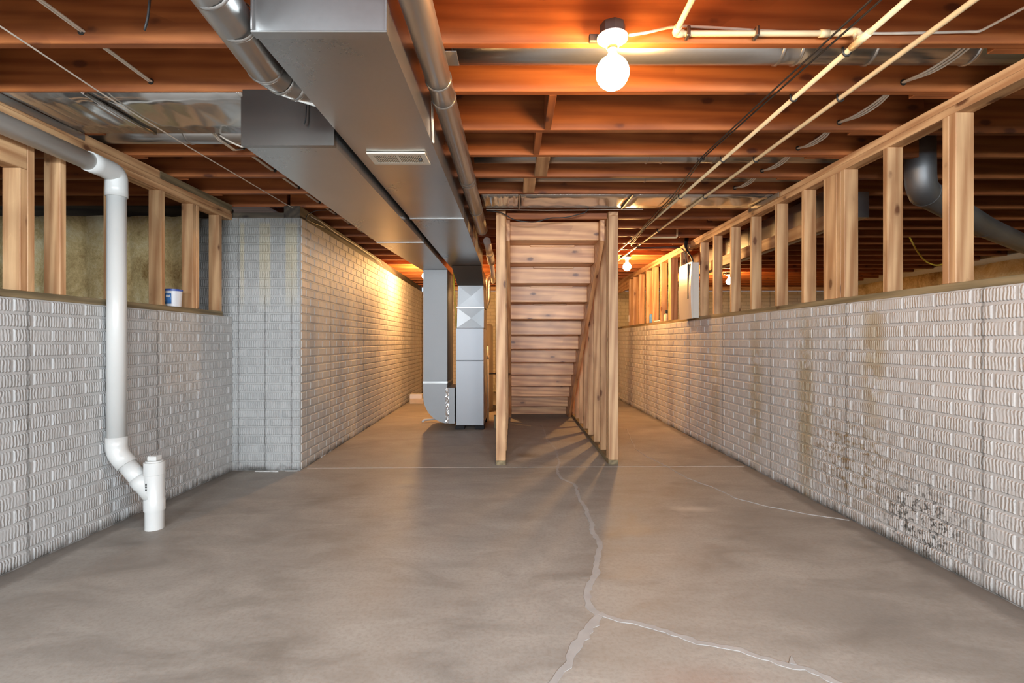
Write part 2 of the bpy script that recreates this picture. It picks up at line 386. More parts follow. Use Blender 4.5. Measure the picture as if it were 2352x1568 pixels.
def insulation():
    m, t, b = material('fibreglass_insulation')
    g = nd(t, 'ShaderNodeNewGeometry'); v = g.outputs['Position']
    n = noise(t, v, 2.2, 6, 0.7, 0.5); n2 = noise(t, v, 55, 4, 0.8)
    f = mth(t, 'ADD', mth(t, 'MULTIPLY', n, 0.75), mth(t, 'MULTIPLY', n2, 0.25))
    ln(t, ramp(t, f, [(0.36, (0.30, 0.17, 0.05)), (0.50, (0.68, 0.50, 0.23)), (0.66, (0.88, 0.77, 0.50))]), b.inputs['Base Color'])
    b.inputs['Roughness'].default_value = 0.95; bump(t, b, n2, 0.7, 0.02)
    return m
M['insul'] = insulation()

# ------------------------------------------------------------------ the shell
CEIL = 2.305; JD = 0.235
XL, XR, YB, YF = -6.4, 6.8, 10.95, -3.0            # outer shell
def plate(name, x0, x1, y0, y1, z0, z1, mat, parent=None):
    o = box(name, (x0,y0,z0), (x1,y1,z1), mat, parent, bev=0)
    if parent is None: o['kind'] = 'structure'
    return o
floor = plate('floor', XL-0.2, XR+0.2, YF-0.2, YB+0.2, -0.12, 0.0, M['floor'])

RIB = [0]
def ribbon(name, pts, wfun, z, mat, parent, jag=0.0, th=0.003):
    'a raised strip of filler following the floor'
    RIB[0] += 1; th = 0.0012+0.0004*(RIB[0] % 6) if th == 0.003 else th
    pts = [Vector((p[0], p[1], 0)) for p in pts]; dense = []
    for i in range(len(pts)-1):
        n = max(2, int((pts[i+1]-pts[i]).length/0.022))
        for k in range(n): dense.append(pts[i].lerp(pts[i+1], k/n))
    dense.append(pts[-1]); vs = []; fs = []; N = len(dense); wob = 0
    for i, p in enumerate(dense):
        a = dense[max(i-1,0)]; b = dense[min(i+1,N-1)]; d = (b-a).normalized(); nrm = Vector((-d.y, d.x, 0))
        w = wfun(i/(N-1)); wob = 0.7*wob+random.uniform(-1,1)*jag; q = p+nrm*wob
        l = q+nrm*w*random.uniform(0.35,0.75); r = q-nrm*w*random.uniform(0.35,0.75)
        vs += [(l.x,l.y,z), (l.x,l.y,z+th), (r.x,r.y,z+th), (r.x,r.y,z)]
    for i in range(N-1):
        for k in range(3): fs.append((4*i+k, 4*i+4+k, 4*i+5+k, 4*i+1+k))
    fs += [(0,1,2,3), (4*N-1,4*N-2,4*N-3,4*N-4)]
    me = mesh(name, vs, fs); bm = bmesh.new(); bm.from_mesh(me); bmesh.ops.recalc_face_normals(bm, faces=bm.faces); bm.to_mesh(me); bm.free()
    return new(name, me, mat, parent)
def floor_px(l): return [PZ(x, y, 0.0) for x, y in l]
main = floor_px([(1245,975),(1256,1008),(1275,1030),(1284,1062),(1280,1085),(1291,1098),(1318,1110),(1330,1140),(1345,1170),(1358,1200),(1362,1225),(1378,1245),(1376,1262),(1369,1290),(1367,1315),(1351,1345),(1345,1370),(1360,1400),(1378,1412)])
ribbon('crack_sealant', main, lambda t: 0.008+0.022*t, 0.0, M['crack'], floor, 0.004)
ribbon('crack_sealant', floor_px([(1378,1410),(1357,1440),(1335,1470),(1312,1498),(1304,1530),(1282,1552),(1262,1585)]), lambda t: 0.034 if t < 0.6 else 0.026, 0.0, M['crack'], floor, 0.004)
ribbon('crack_sealant', floor_px([(1378,1408),(1420,1425),(1440,1426),(1500,1441),(1575,1464),(1600,1474),(1640,1481),(1700,1493),(1750,1512),(1820,1530),(1850,1535),(1935,1575)]), lambda t: 0.022, 0.0, M['crack'], floor, 0.003)
ribbon('crack_sealant', floor_px([(1822,1526),(1818,1508)]), lambda t: 0.016*(1-t)+0.003, 0.0, M['crack'], floor, 0.001)
ribbon('crack_sealant', floor_px([(1440,985),(1448,1005),(1460,1030),(1480,1045),(1530,1070),(1580,1098),(1640,1120),(1690,1144),(1750,1160),(1850,1180),(1950,1194)]), lambda t: 0.010, 0.0, M['crack'], floor, 0.004)
ribbon('control_joint', [(-1.83,4.43),(2.07,4.50)], lambda t: 0.008, 0.0, M['joint'], floor, 0.001, 0.002)

def salt(l, w):
    ribbon('efflorescence', floor_px(l), lambda t: w, 0.0, M['salt'], floor, 0.004, 0.006)
salt([(252,1203),(290,1185),(332,1163)], 0.016); salt([(385,1140),(440,1115),(462,1104)], 0.008);
salt([(585,1083),(640,1083)], 0.006); salt([(655,1082),(684,1081)], 0.009); salt([(735,1050),(760,1035)], 0.02); salt([(2262,1330),(2275,1338)], 0.02)
CM, BL = 0.0762, 0.2032      # course height, brick module
def in_view(p):
    if p.y < 0.3: return 0
    u = VX+p.x*F/p.y; v = HY-(p.z-CH)*F/p.y
    return -20 < u < 2372 and -20 < v < 1588
def brick_wall(name, loc, rz, length, height, mb, mm, thick=0.2, phase=0.0, x_from=0.0):
    'poured wall with a brick face; local x along, local y out of the wall'
    Mw = Matrix.Translation(Vector(loc)) @ Matrix.Rotation(rz, 4, 'Z')
    me = box_mesh(length, thick, height, 0, mm).copy()
    me.transform(Matrix.Translation((length/2, -thick/2, height/2)))
    w = new(name, me, None, None, False, loc, (0,0,rz)); w['kind'] = 'structure'; MW[w] = Mw
    nc = int(round(height/CM)); cm = height/nc; items = []
    for c in range(nc):
        x = -((c % 2)*0.5+phase)*BL
        while x < length:
            a, b2 = max(x+0.005, 0.001), min(x+BL-0.005, length-0.001)
            if b2-a > 0.025: items.append((a, b2, c*cm+0.0055, (c+1)*cm-0.0055))
            x += BL
    def area(it):
        q = [Mw @ Vector((it[i], 0, it[j])) for i, j in ((0,2),(1,2),(1,3),(0,3))]
        if not any(in_view(p) for p in q): return -1
        s = [(p.x*F/max(p.y,0.3), p.z*F/max(p.y,0.3)) for p in q]
        return abs(sum(s[i][0]*s[(i+1)%4][1]-s[(i+1)%4][0]*s[i][1] for i in range(4)))/2
    items.sort(key=area, reverse=True)
    def geo(hx, hz, cx, cz, k=0):
        vs = []; e = 0.0055
        for s, y in ((1.0, -0.001), (0, 0.0055)):
            dx, dz = (hx, hz) if s else (hx-e, hz-e)
            vs += [(cx-dx, y, cz-dz), (cx+dx, y, cz-dz), (cx+dx, y, cz+dz), (cx-dx, y, cz+dz)]
        q = 8*k
        return vs, [(q+4,q+7,q+6,q+5)] + [(q+i, q+4+i, q+4+(i+1)%4, q+(i+1)%4) for i in range(4)]
    cache = {}
    for it in items[:300]:
        if area(it) < 0: break
        L, H = it[1]-it[0], it[3]-it[2]; k = (round(L,3), round(H,3))
        if k not in cache:
            vs, fs = geo(k[0]/2, k[1]/2, 0, 0); cache[k] = mesh('brick', vs, fs); cache[k].materials.append(mb)
        new('brick', cache[k], None, w, True, ((it[0]+it[1])/2, 0, (it[2]+it[3])/2))
    rest = items[300:] if area(items[min(299, len(items)-1)]) > 0 else [i for i in items[:300] if area(i) < 0]+items[300:]
    if rest:
        V, Fc = [], []
        for k, it in enumerate(rest):
            vs, fs = geo((it[1]-it[0])/2, (it[3]-it[2])/2, (it[0]+it[1])/2, (it[2]+it[3])/2, k); V += vs; Fc += fs
        o = new('remaining_bricks', mesh('remaining_bricks', V, Fc), mb, w, True); o['kind'] = 'stuff'
    return w
# right wall: local x runs away from the camera, face towards -X
RA = 0.0135
def RW(y, off=0.0): return 2.158-RA*y-off           # x of the right wall's face at distance y
RH, LH, PH = 1.365, 1.335, 2.195
wr = brick_wall('wall_right', (RW(-3.0), -3.0, 0), PI/2+math.atan(RA), 13.9, RH, M['brick_r'], M['mort_r'], 0.2, 0.31)
wl = brick_wall('wall_left', (-2.45, 4.352, 0), -PI/2, 7.35, LH, M['brick_l'], M['mort_l'], 0.2, 0.1)
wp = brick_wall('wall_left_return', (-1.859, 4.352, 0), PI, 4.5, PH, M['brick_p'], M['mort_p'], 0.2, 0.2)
LA = 0.0214
wf = brick_wall('wall_left_far', (-1.857-LA*6.6, 4.36+6.6, 0), -PI/2+math.atan(LA), 6.60, PH, M['brick_f'], M['mort_f'], 0.2, 0.0)
wb = brick_wall('wall_back', (6.80, 10.93, 0), PI, 8.8, 2.22, M['brick_b'], M['mort_b'], 0.2, 0.0)
plate('wall_far_left', XL-0.15, XL, YF, 4.55, 0, CEIL+JD, M['mort_l'])
plate('wall_far_right', XR, XR+0.15, YF, YB, 0, CEIL+JD, M['mort_b'])
# wall behind the camera with two window openings
wfront = M['mort_l']
for i, (x0, x1, z0, z1) in enumerate([(XL, XR, 0, 1.64), (XL, XR, 2.22, CEIL+JD), (XL, -2.0, 1.64, 2.22), (-0.5, 0.4, 1.64, 2.22), (1.9, XR, 1.64, 2.22)]):
    plate('wall_front', x0, x1, YF-0.2, YF, z0, z1, wfront)
for i, x0 in enumerate((-2.0, 0.4)):
    wn = box('window_%d' % (i+1), (x0, YF-0.19, 1.64), (x0+0.05, YF-0.15, 2.22), M['tubwhite']); wn['kind'] = 'structure'
    MW[wn] = Matrix.LocRotScale(wn.location, wn.rotation_euler, None)
    for a in ((x0+1.45,1.64,x0+1.5,2.22), (x0+0.72,1.69,x0+0.77,2.17), (x0+0.05,1.64,x0+1.45,1.69), (x0+0.05,2.17,x0+1.45,2.22)):
        box('window_frame', (a[0], YF-0.19, a[1]), (a[2], YF-0.15, a[3]), M['tubwhite'], wn)

for i, (x0, x1) in enumerate(((-2.50, -2.46), (2.185, 2.225))):  # unseen side windows, added to hold the fill lights
    wn = box('window_%d' % (i+3), (x0, -2.40, 1.42), (x1, -2.35, 2.16), M['tubwhite']); wn['kind'] = 'structure'
    MW[wn] = Matrix.LocRotScale(wn.location, wn.rotation_euler, None)
    for a in ((-0.45,1.42,-0.40,2.16), (-1.425,1.47,-1.375,2.11), (-2.35,1.42,-0.45,1.47), (-2.35,2.11,-0.45,2.16)):
        box('window_frame', (x0, a[0], a[1]), (x1, a[2], a[3]), M['tubwhite'], wn)
    plate_ = box('pane', (x0+0.015, -2.35, 1.47), (x0+0.02, -0.45, 2.11), M['gap_shade'], wn, bev=0) if False else None

# ceiling: plywood subfloor in four sheets round the stair opening, joists as its pieces
SX0, SX1, SY0, SY1 = -0.16, 0.95, 5.05, 7.85
ceil = box('ceiling', (XL-0.15, YF-0.2, CEIL+JD), (XR+0.15, SY0, CEIL+JD+0.02), M['subfloor'], bev=0); ceil['kind'] = 'structure'
MW[ceil] = Matrix.LocRotScale(ceil.location, ceil.rotation_euler, None)
for lo, hi in (((XL-0.15, SY1), (XR+0.15, YB+0.2)), ((XL-0.15, SY0), (SX0, SY1)), ((SX1, SY0), (XR+0.15, SY1))):
    box('subfloor_sheet', (lo[0], lo[1], CEIL+JD), (hi[0], hi[1], CEIL+JD+0.02), M['subfloor'], ceil, bev=0)
for nm, lo, hi in (('shaft_panel', (SX0-0.02, SY0, CEIL+JD+0.02), (SX0, SY1, 3.4)), ('shaft_panel', (SX1, SY0, CEIL+JD+0.02), (SX1+0.02, SY1, 3.4)),
                   ('shaft_panel', (SX0, SY0-0.02, CEIL+JD+0.02), (SX1, SY0, 3.4)), ('shaft_panel', (SX0, SY1, CEIL+JD+0.02), (SX1, SY1+0.02, 3.4)),
                   ('shaft_panel', (SX0, SY0, 3.4), (SX1, SY1, 3.42))):
    box(nm, lo, hi, M['subfloor'], ceil, bev=0)
JY = [1.990, 2.371, 2.806, 3.180, 3.600, 4.000, 4.425]
y = 1.99
while y > -2.6: y -= 0.405; JY.insert(0, y)
y = 4.425
while y < 10.5: y += 0.406; JY.append(y)
def joist(x0, x1, y, dz=0.0): return box('joist', (x0, y, CEIL+dz), (x1, y+0.038, CEIL+JD), M['joist'], ceil)
for y in JY:
    if SY0-0.03 < y < SY1:
        joist(-2.14, SX0, y); joist(SX1, 2.30, y)
    else: joist(-2.62 if y < 4.2 else (-2.14 if y > 4.43 else -1.98), 2.30, y)
    if y < 4.2: joist(XL, -2.36+random.uniform(-0.05,0.05), y+0.039)
    joist(1.93+random.uniform(-0.08,0.06), XR, y+0.039)
box('rim_joist', (XL, 4.40, CEIL-0.001), (-2.0, 4.423, CEIL+JD), M['joist'], ceil)
box('rim_joist', (-2.20, 4.424, PH+0.11), (-2.162, 10.94, CEIL+JD), M['joist'], ceil)
box('rim_joist', (-2.16, 10.90, CEIL-0.003), (XR, 10.94, CEIL+JD), M['joist'], ceil)
box('stair_header', (SX0, SY0-0.075, CEIL), (SX1, SY0-0.037, CEIL+JD), M['joist'], ceil)
def blocking(x0, x1, i, flat=False):
    a, b = JY[i]+0.039, JY[i+1]-0.001
    box('blocking', (x0, a, CEIL), (x1, b, CEIL+(0.038 if flat else JD-0.002)), M['joist'] if not flat else M['stud'], ceil)
iA = JY.index(1.990)
blocking(0.168, 0.206, iA+1); blocking(0.122, 0.160, iA+2); blocking(0.145, 0.234, iA+3, True); blocking(0.07, 0.159, iA+4, True)
# rim boards and sills on top of the tall left wall
sp = thing('sill_plate', 'dark weathered sill plate on top of the tall painted brick wall beside the ducts', 'sill plate', (-1.9, 4.4, PH))
board('plate_board', (-1.94, 4.37, PH+0.055), (-1.94-LA*6.5, 10.9, PH+0.055), 0.108, 0.14, M['oldwood'], sp)
box('plate_board', (-2.50, 4.372, PH+0.001), (-1.90, 4.50, PH+0.05), M['oldwood'], sp)
box('sill_plate', (-6.3, 4.36, PH+0.001), (-2.52, 4.5, PH+0.108), M['oldwood'])
tag(bpy.data.objects['sill_plate.001'], 'dark sill plate above the fibreglass insulation', 'sill plate')
sb = box('sill_plate', (-1.9, 10.80, 2.222), (6.75, 10.93, 2.30), M['stud']); tag(sb, 'pale sill plate on the back brick wall', 'sill plate')

# ------------------------------------------------------------------ knee walls
kl = thing('knee_wall_framing', 'pale pine stud knee wall on the left low brick wall behind the white drain', 'wall framing', (-2.49, 3.0, LH))
XS0, XS1 = -2.539, -2.45
box('bottom_plate', (XS0, -2.9, LH), (XS1, 4.21, LH+0.038), M['treated'], kl)
box('top_plate', (XS0, -2.9, 2.172), (XS1, 4.35, 2.210), M['stud'], kl)
box('top_plate', (XS0, -2.9, 2.211), (XS1, 4.35, 2.249), M['stud'], kl)
box('filler_plate', (XS0, 3.47, 2.250), (XS1, 4.35, 2.303), M['treated'], kl)
box('filler_plate', (XS0, -2.9, 2.250), (XS1, 3.465, 2.303), M['stud'], kl)
for y in (2.701, 3.094, 3.474, 3.818, 4.158, -0.1, -2.6):
    box('stud', (XS0, y, LH+0.038), (XS1, y+0.038, 2.172), M['stud'], kl)
box('stud', (XS0, 3.858, LH+0.038), (XS1, 3.896, 2.172), M['stud'], kl)
box('stud', (XS0, 2.482, LH+0.038), (XS1, 2.52, 1.983), M['stud'], kl)
box('stud', (XS0, 2.521, LH+0.038), (XS1, 2.559, 2.172), M['stud'], kl)
box('header', (XS0, 0.6, 1.984), (XS1, 2.519, 2.171), M['stud'], kl)
box('stud', (XS0, 0.6, LH+0.038), (XS1, 0.638, 1.983), M['stud'], kl)

ra = math.atan(RA)
kr = thing('knee_wall_framing', 'long pine stud knee wall on the right low brick wall carrying the electrical panel', 'wall framing', (RW(0), 0, RH), ra)
# local frame: x = 0 at the wall face, +x into the wall
def rbox(nm, y0, y1, z0, z1, mat, x0=0.0, x1=0.089): return box(nm, (x0, y0, z0-RH), (x1, y1, z1-RH), mat, kr, True)
rbox('bottom_plate', 1.96, 13.8-3.0, RH, RH+0.038, M['treated']); rbox('bottom_plate', -2.9, 1.955, RH, RH+0.038, M['stud'])
rbox('top_plate', -2.9, 5.95, 2.223, 2.262, M['stud']); rbox('top_plate', -2.9, 5.90, 2.263, 2.304, M['stud'])
rbox('top_plate', 6.06, 10.8, 2.223, 2.262, M['stud']); rbox('top_plate', 6.10, 10.8, 2.263, 2.304, M['stud'])
for y in (2.409, 2.448, 2.841, 3.204, 3.243, 3.638, 4.004, 4.42, 4.82, 5.226, 5.577, 6.22, 6.60, 6.64, 6.68, 7.03, 7.43, 7.77, 8.2, 8.58, 8.87, -2.6, 0.0):
    rbox('stud', y, y+0.038, RH+0.038, 2.223, M['stud'])
rbox('stud', 3.284, 3.420, RH+0.038, 2.223, M['stud'], 0.0, 0.038)
rbox('header', 8.91, 10.8, 2.06, 2.222, M['stud'], 0.0, 0.038)

# ------------------------------------------------------------------ stair walls and stairs
def stair_wall(label, x0, x1, yf, yb, ys):
    w = thing('stud_wall', label, 'wall framing', ((x0+x1)/2, yf, 0))
    box('bottom_plate', (x0, yf, 0), (x1, yb, 0.042), M['treated'], w)
    box('top_plate', (x0, yf, 2.265), (x1, yb, 2.304), M['stud'], w)
    for y in ys: box('stud', (x0, y, 0.042), (x1, y+0.038, 2.265), M['stud'], w)
    return w
stair_wall('full-height stud wall on the furnace side of the wooden stairs', -0.163, -0.076, 4.535, 7.82, (4.535, 4.945, 5.35, 5.76, 6.16, 6.57, 6.98, 7.38, 7.78))
stair_wall('full-height stud wall casting striped shadows under the wooden stairs', 0.858, 0.947, 4.555, 7.92, (4.555, 4.63, 4.98, 5.38, 5.79, 6.19, 6.60, 7.01, 7.41, 7.85))
st = thing('staircase', 'wooden basement staircase seen from behind its closed risers', 'stairs', (0.38, 7.7, 0))
RI, RU, Y0, NS = 0.1755, 0.250, 7.76, 13
for k in range(NS):
    yb = Y0-k*RU; z = k*RI
    box('riser', (-0.040, yb-0.019, z+(0.001 if k == 0 else -0.026)), (0.800, yb, z+RI-0.028), M['stair'], st)
    if k < NS-1:
        box('tread', (-0.040, yb-RU+0.001, z+RI-0.027), (0.800, yb+0.025, z+RI), M['stair'], st)
        if k in (4,5,7,8,9,10,11):
            box('cleat', (0.14, yb-RU+0.004, z+RI-0.046), (0.60, yb-RU+0.020, z+RI-0.0275), M['stair'], st) if False else None
for i, (w0, w1) in enumerate(((0.16, 0.60), (0.20, 0.62), (0.18, 0.64), (0.22, 0.6))):
    k = 11-i; yb = Y0-k*RU; z = (k+1)*RI
    box('cleat', (w0, yb-0.036, z-0.046), (w1, yb-0.0195, z-0.028), M['stair'], st)
for x0, x1 in ((-0.0745, -0.0405), (0.8005, 0.8385)):
    # sawtooth stringer profile in Y-Z
    top = []; 
    for k in range(NS-1):
        yb = Y0-k*RU; z = k*RI
        top += [(yb, z if k else 0.0), (yb, z+RI-0.028)]
    yl = Y0-(NS-1)*RU; top += [(yl, (NS-1)*RI-0.027), (yl, (NS-1)*RI+0.15)]
    low = [(yl-0.11, (NS-1)*RI+0.15), (yl-0.11, (NS-1)*RI-0.05), (Y0-0.36, 0.0)]
    prof = top+low; n = len(prof)
    vs = [(x0, a, b) for a, b in prof]+[(x1, a, b) for a, b in prof]
    fs = [tuple(range(n)), tuple(range(2*n-1, n-1, -1))]+[(i, i+n, (i+1)%n+n, (i+1)%n) for i in range(n)]
    c = Vector(((x0+x1)/2, (Y0+yl)/2, 1.05)); x = Vector((0, -NS*RU, NS*RI)).normalized()
    ang = math.atan2(RI, RU); R = Matrix((( 0,-math.cos(ang), math.sin(ang)), (1,0,0), (0, math.sin(ang), math.cos(ang)))).transposed()
    # local x along the slope so the grain follows the board
    ex = Vector((0,-math.cos(ang), math.sin(ang))); ey = Vector((1,0,0)); ez = ex.cross(ey)
    R = Matrix((ex, ey, ez)).transposed()
    me = mesh('stringer', [R.transposed() @ (Vector(v)-c) for v in vs], fs)
    bm = bmesh.new(); bm.from_mesh(me); bmesh.ops.recalc_face_normals(bm, faces=bm.faces); bm.to_mesh(me); bm.free()
    new('stringer', me, M['stair'], st, False, c, R.to_euler())
hd = box('stair_top_header', (-0.07, 4.60, 2.245), (0.855, 4.638, 2.303), M['joist']); tag(hd, 'wooden header board across the top of the stairs', 'header')

# ------------------------------------------------------------------ ducts
def duct(name, x0, x1, y0, y1, z0, z1, mat, parent, crease=0.006, x0b=None, x1b=None, z0b=None):
    'sheet-metal section, each long face broken crosswise; far end may taper'
    x0b = x0 if x0b is None else x0b; x1b = x1 if x1b is None else x1b; z0b = z0 if z0b is None else z0b
    v = [(x0,y0,z0),(x1,y0,z0),(x1,y0,z1),(x0,y0,z1),(x0b,y1,z0b),(x1b,y1,z0b),(x1b,y1,z1),(x0b,y1,z1)]
    v = [Vector(a) for a in v]; fs = []
    for q in ((0,4,5,1),(1,5,6,2),(3,2,6,7),(0,3,7,4)):
        c = sum((v[i] for i in q), Vector())/4; n = (v[q[1]]-v[q[0]]).cross(v[q[2]]-v[q[0]]).normalized()
        mid = sum((a for a in v[:8]), Vector())/8
        if (c-mid).dot(n) < 0: n = -n
        v.append(c+n*crease); k = len(v)-1
        for i in range(4): fs.append((q[i], q[(i+1)%4], k))
    fs += [(0,1,2,3), (4,7,6,5)]
    c = Vector(((x0+x1)/2, (y0+y1)/2, (z0+z1)/2))
    me = mesh(name, [a-c for a in v], fs); bm = bmesh.new(); bm.from_mesh(me); bmesh.ops.recalc_face_normals(bm, faces=bm.faces); bm.to_mesh(me); bm.free()
    return new(name, me, mat, parent, False, c)
ZD = 2.09
sd = thing('supply_trunk_duct', 'big rectangular galvanised trunk duct with floor-style register and capped end', 'duct', (-0.61, 4.0, 2.2))
duct('duct_section', -0.82, -0.402, 1.60, 3.95, ZD, 2.30, M['galv'], sd, 0.002)
duct('duct_section', -0.82, -0.402, 3.962, 6.36, ZD, 2.30, M['galv'], sd, 0.003, -0.80, -0.402, 2.055)
box('seam', (-0.826, 3.945, ZD-0.005), (-0.397, 3.967, ZD+0.004), M['galv'], sd, bev=0.001)
# end cap, set back inside a folded rim
box('cap_rim', (-0.824, 1.563, ZD-0.004), (-0.398, 1.60, ZD+0.002), M['galv'], sd, bev=0.001)
box('cap_rim', (-0.404, 1.563, ZD+0.003), (-0.398, 1.60, 2.30), M['galv'], sd, bev=0.001)
box('cap_rim', (-0.824, 1.563, ZD+0.003), (-0.818, 1.60, 2.30), M['galv'], sd, bev=0.001)
cap = duct('end_cap', -0.8175, -0.4045, 1.575, 1.598, ZD+0.003, 2.295, M['galv'], sd, 0.0)
bm = bmesh.new(); bm.from_mesh(cap.data)
bm.free()
reg = thing('air_register', 'cream louvred air register screwed under the trunk duct', 'register', (-0.605, 2.635, ZD-0.012))
RX0, RX1, RY0, RY1 = -0.756, -0.454, 2.553, 2.718; rz0, rz1 = ZD-0.012, ZD-0.0035
for lo, hi in (((RX0,RY0),(RX1,RY0+0.028)), ((RX0,RY1-0.03),(RX1,RY1)), ((RX0,RY0+0.0285),(RX0+0.03,RY1-0.0305)), ((RX1-0.03,RY0+0.0285),(RX1,RY1-0.0305)), ((-0.610,RY0+0.0285),(-0.598,RY1-0.0305))):
    box('frame', (lo[0],lo[1],rz0), (hi[0],hi[1],rz1), M['register'], reg, bev=0.002)
box('damper', (RX0+0.031, RY0+0.029, rz1-0.002), (RX1-0.031, RY1-0.031, rz1+0.001), M['blade'], reg, bev=0)
for i in range(13):
    for x0 in (RX0+0.034, -0.594):
        x = x0+i*0.0091
        box('louver', (x, RY0+0.0295, rz0+0.001), (x+0.0042, RY1-0.0315, rz1-0.0025), M['register'], reg, bev=0)
box('lever', (RX1-0.045, 2.63, rz0-0.008), (RX1-0.032, 2.645, rz0+0.004), M['black'], reg, bev=0.001)

rd = thing('return_trunk_duct', 'lower rectangular return duct with dark capped end beside the big trunk', 'duct', (-1.06, 4.4, 2.1))
ZR = 2.04
duct('duct_section', -1.274, -0.845, 2.375, 4.655, ZR, 2.30, M['galv'], rd, 0.002)
duct('duct_section', -1.274, -0.845, 4.667, 7.0, ZR, 2.30, M['galv'], rd, 0.003, -1.16, -0.853)
box('seam', (-1.28, 4.65, ZR-0.005), (-0.84, 4.672, ZR+0.004), M['galv'], rd, bev=0.001)
duct('end_cap', -1.278, -0.842, 2.342, 2.372, ZR-0.003, 2.265, M['galv_dark'], rd, 0.0)
box('cap_flange', (-1.276, 2.350, 2.266), (-0.843, 2.374, 2.303), M['galv_dark'], rd, bev=0.001)
YD0, YD1 = 6.38, 6.98
duct('return_drop', -1.159, -0.854, YD0+0.004, YD1, 0.60, ZR-0.004, M['galv_matte'], rd, 0.0)
duct('drive_slip', -1.164, -0.849, YD0-0.002, YD1+0.005, 0.585, 0.61, M['galv'], rd, 0.0)
# boot elbow with rounded heel
pr = [(-0.854, 0.584), (-1.159, 0.584), (-1.159, 0.42)]
for k in range(1, 11):
    a = PI + (PI/2)*k/10; pr.append((-0.83+0.329*math.cos(a), 0.42+0.345*math.sin(a)))
pr += [(-0.760, 0.075), (-0.760, 0.53), (-0.854, 0.53)]
n = len(pr); vs = [(a, YD0, b) for a, b in pr]+[(a, YD1, b) for a, b in pr]
fs = [tuple(range(n)), tuple(range(2*n-1,n-1,-1))]+[(i,i+n,(i+1)%n+n,(i+1)%n) for i in range(n)]
me = mesh('boot_elbow', vs, fs); bm = bmesh.new(); bm.from_mesh(me); bmesh.ops.recalc_face_normals(bm, faces=bm.faces); bm.to_mesh(me); bm.free()
new('boot_elbow', me, M['galv_matte'], rd)
# crumpled foil tape down the joint
vs = []; fs = []
for i in range(25):
    z = 0.08+0.452*i/24
    for j in range(5): vs.append((-0.872+0.044*j/4+random.uniform(-1,1)*0.002, YD0-0.003-random.uniform(0,0.006), z))
for i in range(24):
    for j in range(4): q = i*5+j; fs.append((q, q+1, q+6, q+5))
tp = new('foil_tape', mesh('foil_tape', vs, fs), M['foil'], rd); sm = tp.modifiers.new('thick', 'SOLIDIFY'); sm.thickness = 0.002

fu = thing('furnace', 'tall narrow grey furnace cabinet standing on black rubber pads', 'furnace', (-0.565, 6.73, 0))
FX0, FX1, FY0, FY1 = -0.743, -0.388, 6.376, 7.10
box('lower_door', (FX0, FY0, 0.052), (FX1, FY0+0.03, 0.872), M['furnace'], fu, bev=0.004)
box('upper_door', (FX0, FY0, 0.878), (FX1, FY0+0.03, 1.290), M['furnace'], fu, bev=0.004)
box('cabinet', (FX0+0.002, FY0+0.031, 0.05), (FX1-0.002, FY1, 1.288), M['furnace'], fu)
for x in (FX0-0.004, FX1-0.11):
    for y in (FY0-0.01, FY1-0.12): box('pad', (x, y, 0), (x+0.115, y+0.12, 0.049), M['blackpad'], fu, bev=0.003)
pl = thing('plenum', 'shiny crossbroken sheet-metal plenum on top of the grey furnace', 'duct', (-0.565, 6.7, 1.29))
def cross_box(nm, z0, z1, fx0, fx1, tx0, tx1, dy, cr):
    v = [(fx0,FY0+dy,z0),(fx1,FY0+dy,z0),(tx1,FY0+dy,z1),(tx0,FY0+dy,z1),((fx0+fx1)/2+0.01,FY0+dy+cr,(z0+z1)/2),
         (fx0,FY1-0.05,z0),(fx1,FY1-0.05,z0),(tx1,FY1-0.05,z1),(tx0,FY1-0.05,z1)]
    f = [(0,1,4),(1,2,4),(2,3,4),(3,0,4),(1,6,7,2),(5,8,7,6),(0,3,8,5),(3,2,7,8),(0,5,6,1)]
    me = mesh(nm, v, f); bm = bmesh.new(); bm.from_mesh(me); bmesh.ops.recalc_face_normals(bm, faces=bm.faces); bm.to_mesh(me); bm.free()
    return new(nm, me, M['plenum'], pl)
cross_box('coil_case', 1.292, 1.545, FX0+0.012, FX1, FX0+0.02, FX1+0.002, 0.006, 0.018)
box('seam', (FX0+0.012, FY0, 1.546), (FX1+0.004, FY0+0.02, 1.562), M['galv'], pl, bev=0.002)
cross_box('upper_case', 1.563, 1.832, FX0+0.02, FX1+0.002, FX0+0.028, FX1-0.006, 0.01, -0.012)
tv = [(FX0+0.022,FY0+0.012,1.833),(FX1-0.002,FY0+0.012,1.833),(FX1-0.002,FY1-0.05,1.833),(FX0+0.022,FY1-0.05,1.833),
      (FX0-0.03,FY0-0.22,2.052),(FX1-0.016,FY0-0.22,2.052),(FX1-0.016,FY1-0.05,2.052),(FX0-0.03,FY1-0.05,2.052)]
me = mesh('transition', tv, [(0,3,2,1),(4,5,6,7),(0,1,5,4),(1,2,6,5),(2,3,7,6),(3,0,4,7)])
new('transition', me, M['galv_dark'], pl)
cyl = tube('yellow_gas_connector', [(-0.800, 6.60, 2.03), (-0.790, 6.60, 1.80), (-0.780, 6.60, 1.60), (-0.770, 6.62, 1.45), (-0.757, 6.62, 1.20)], 0.011, M['yellow'], None, 8)
tag(cyl, 'thin yellow flexible gas connector beside the shiny plenum', 'gas hose')

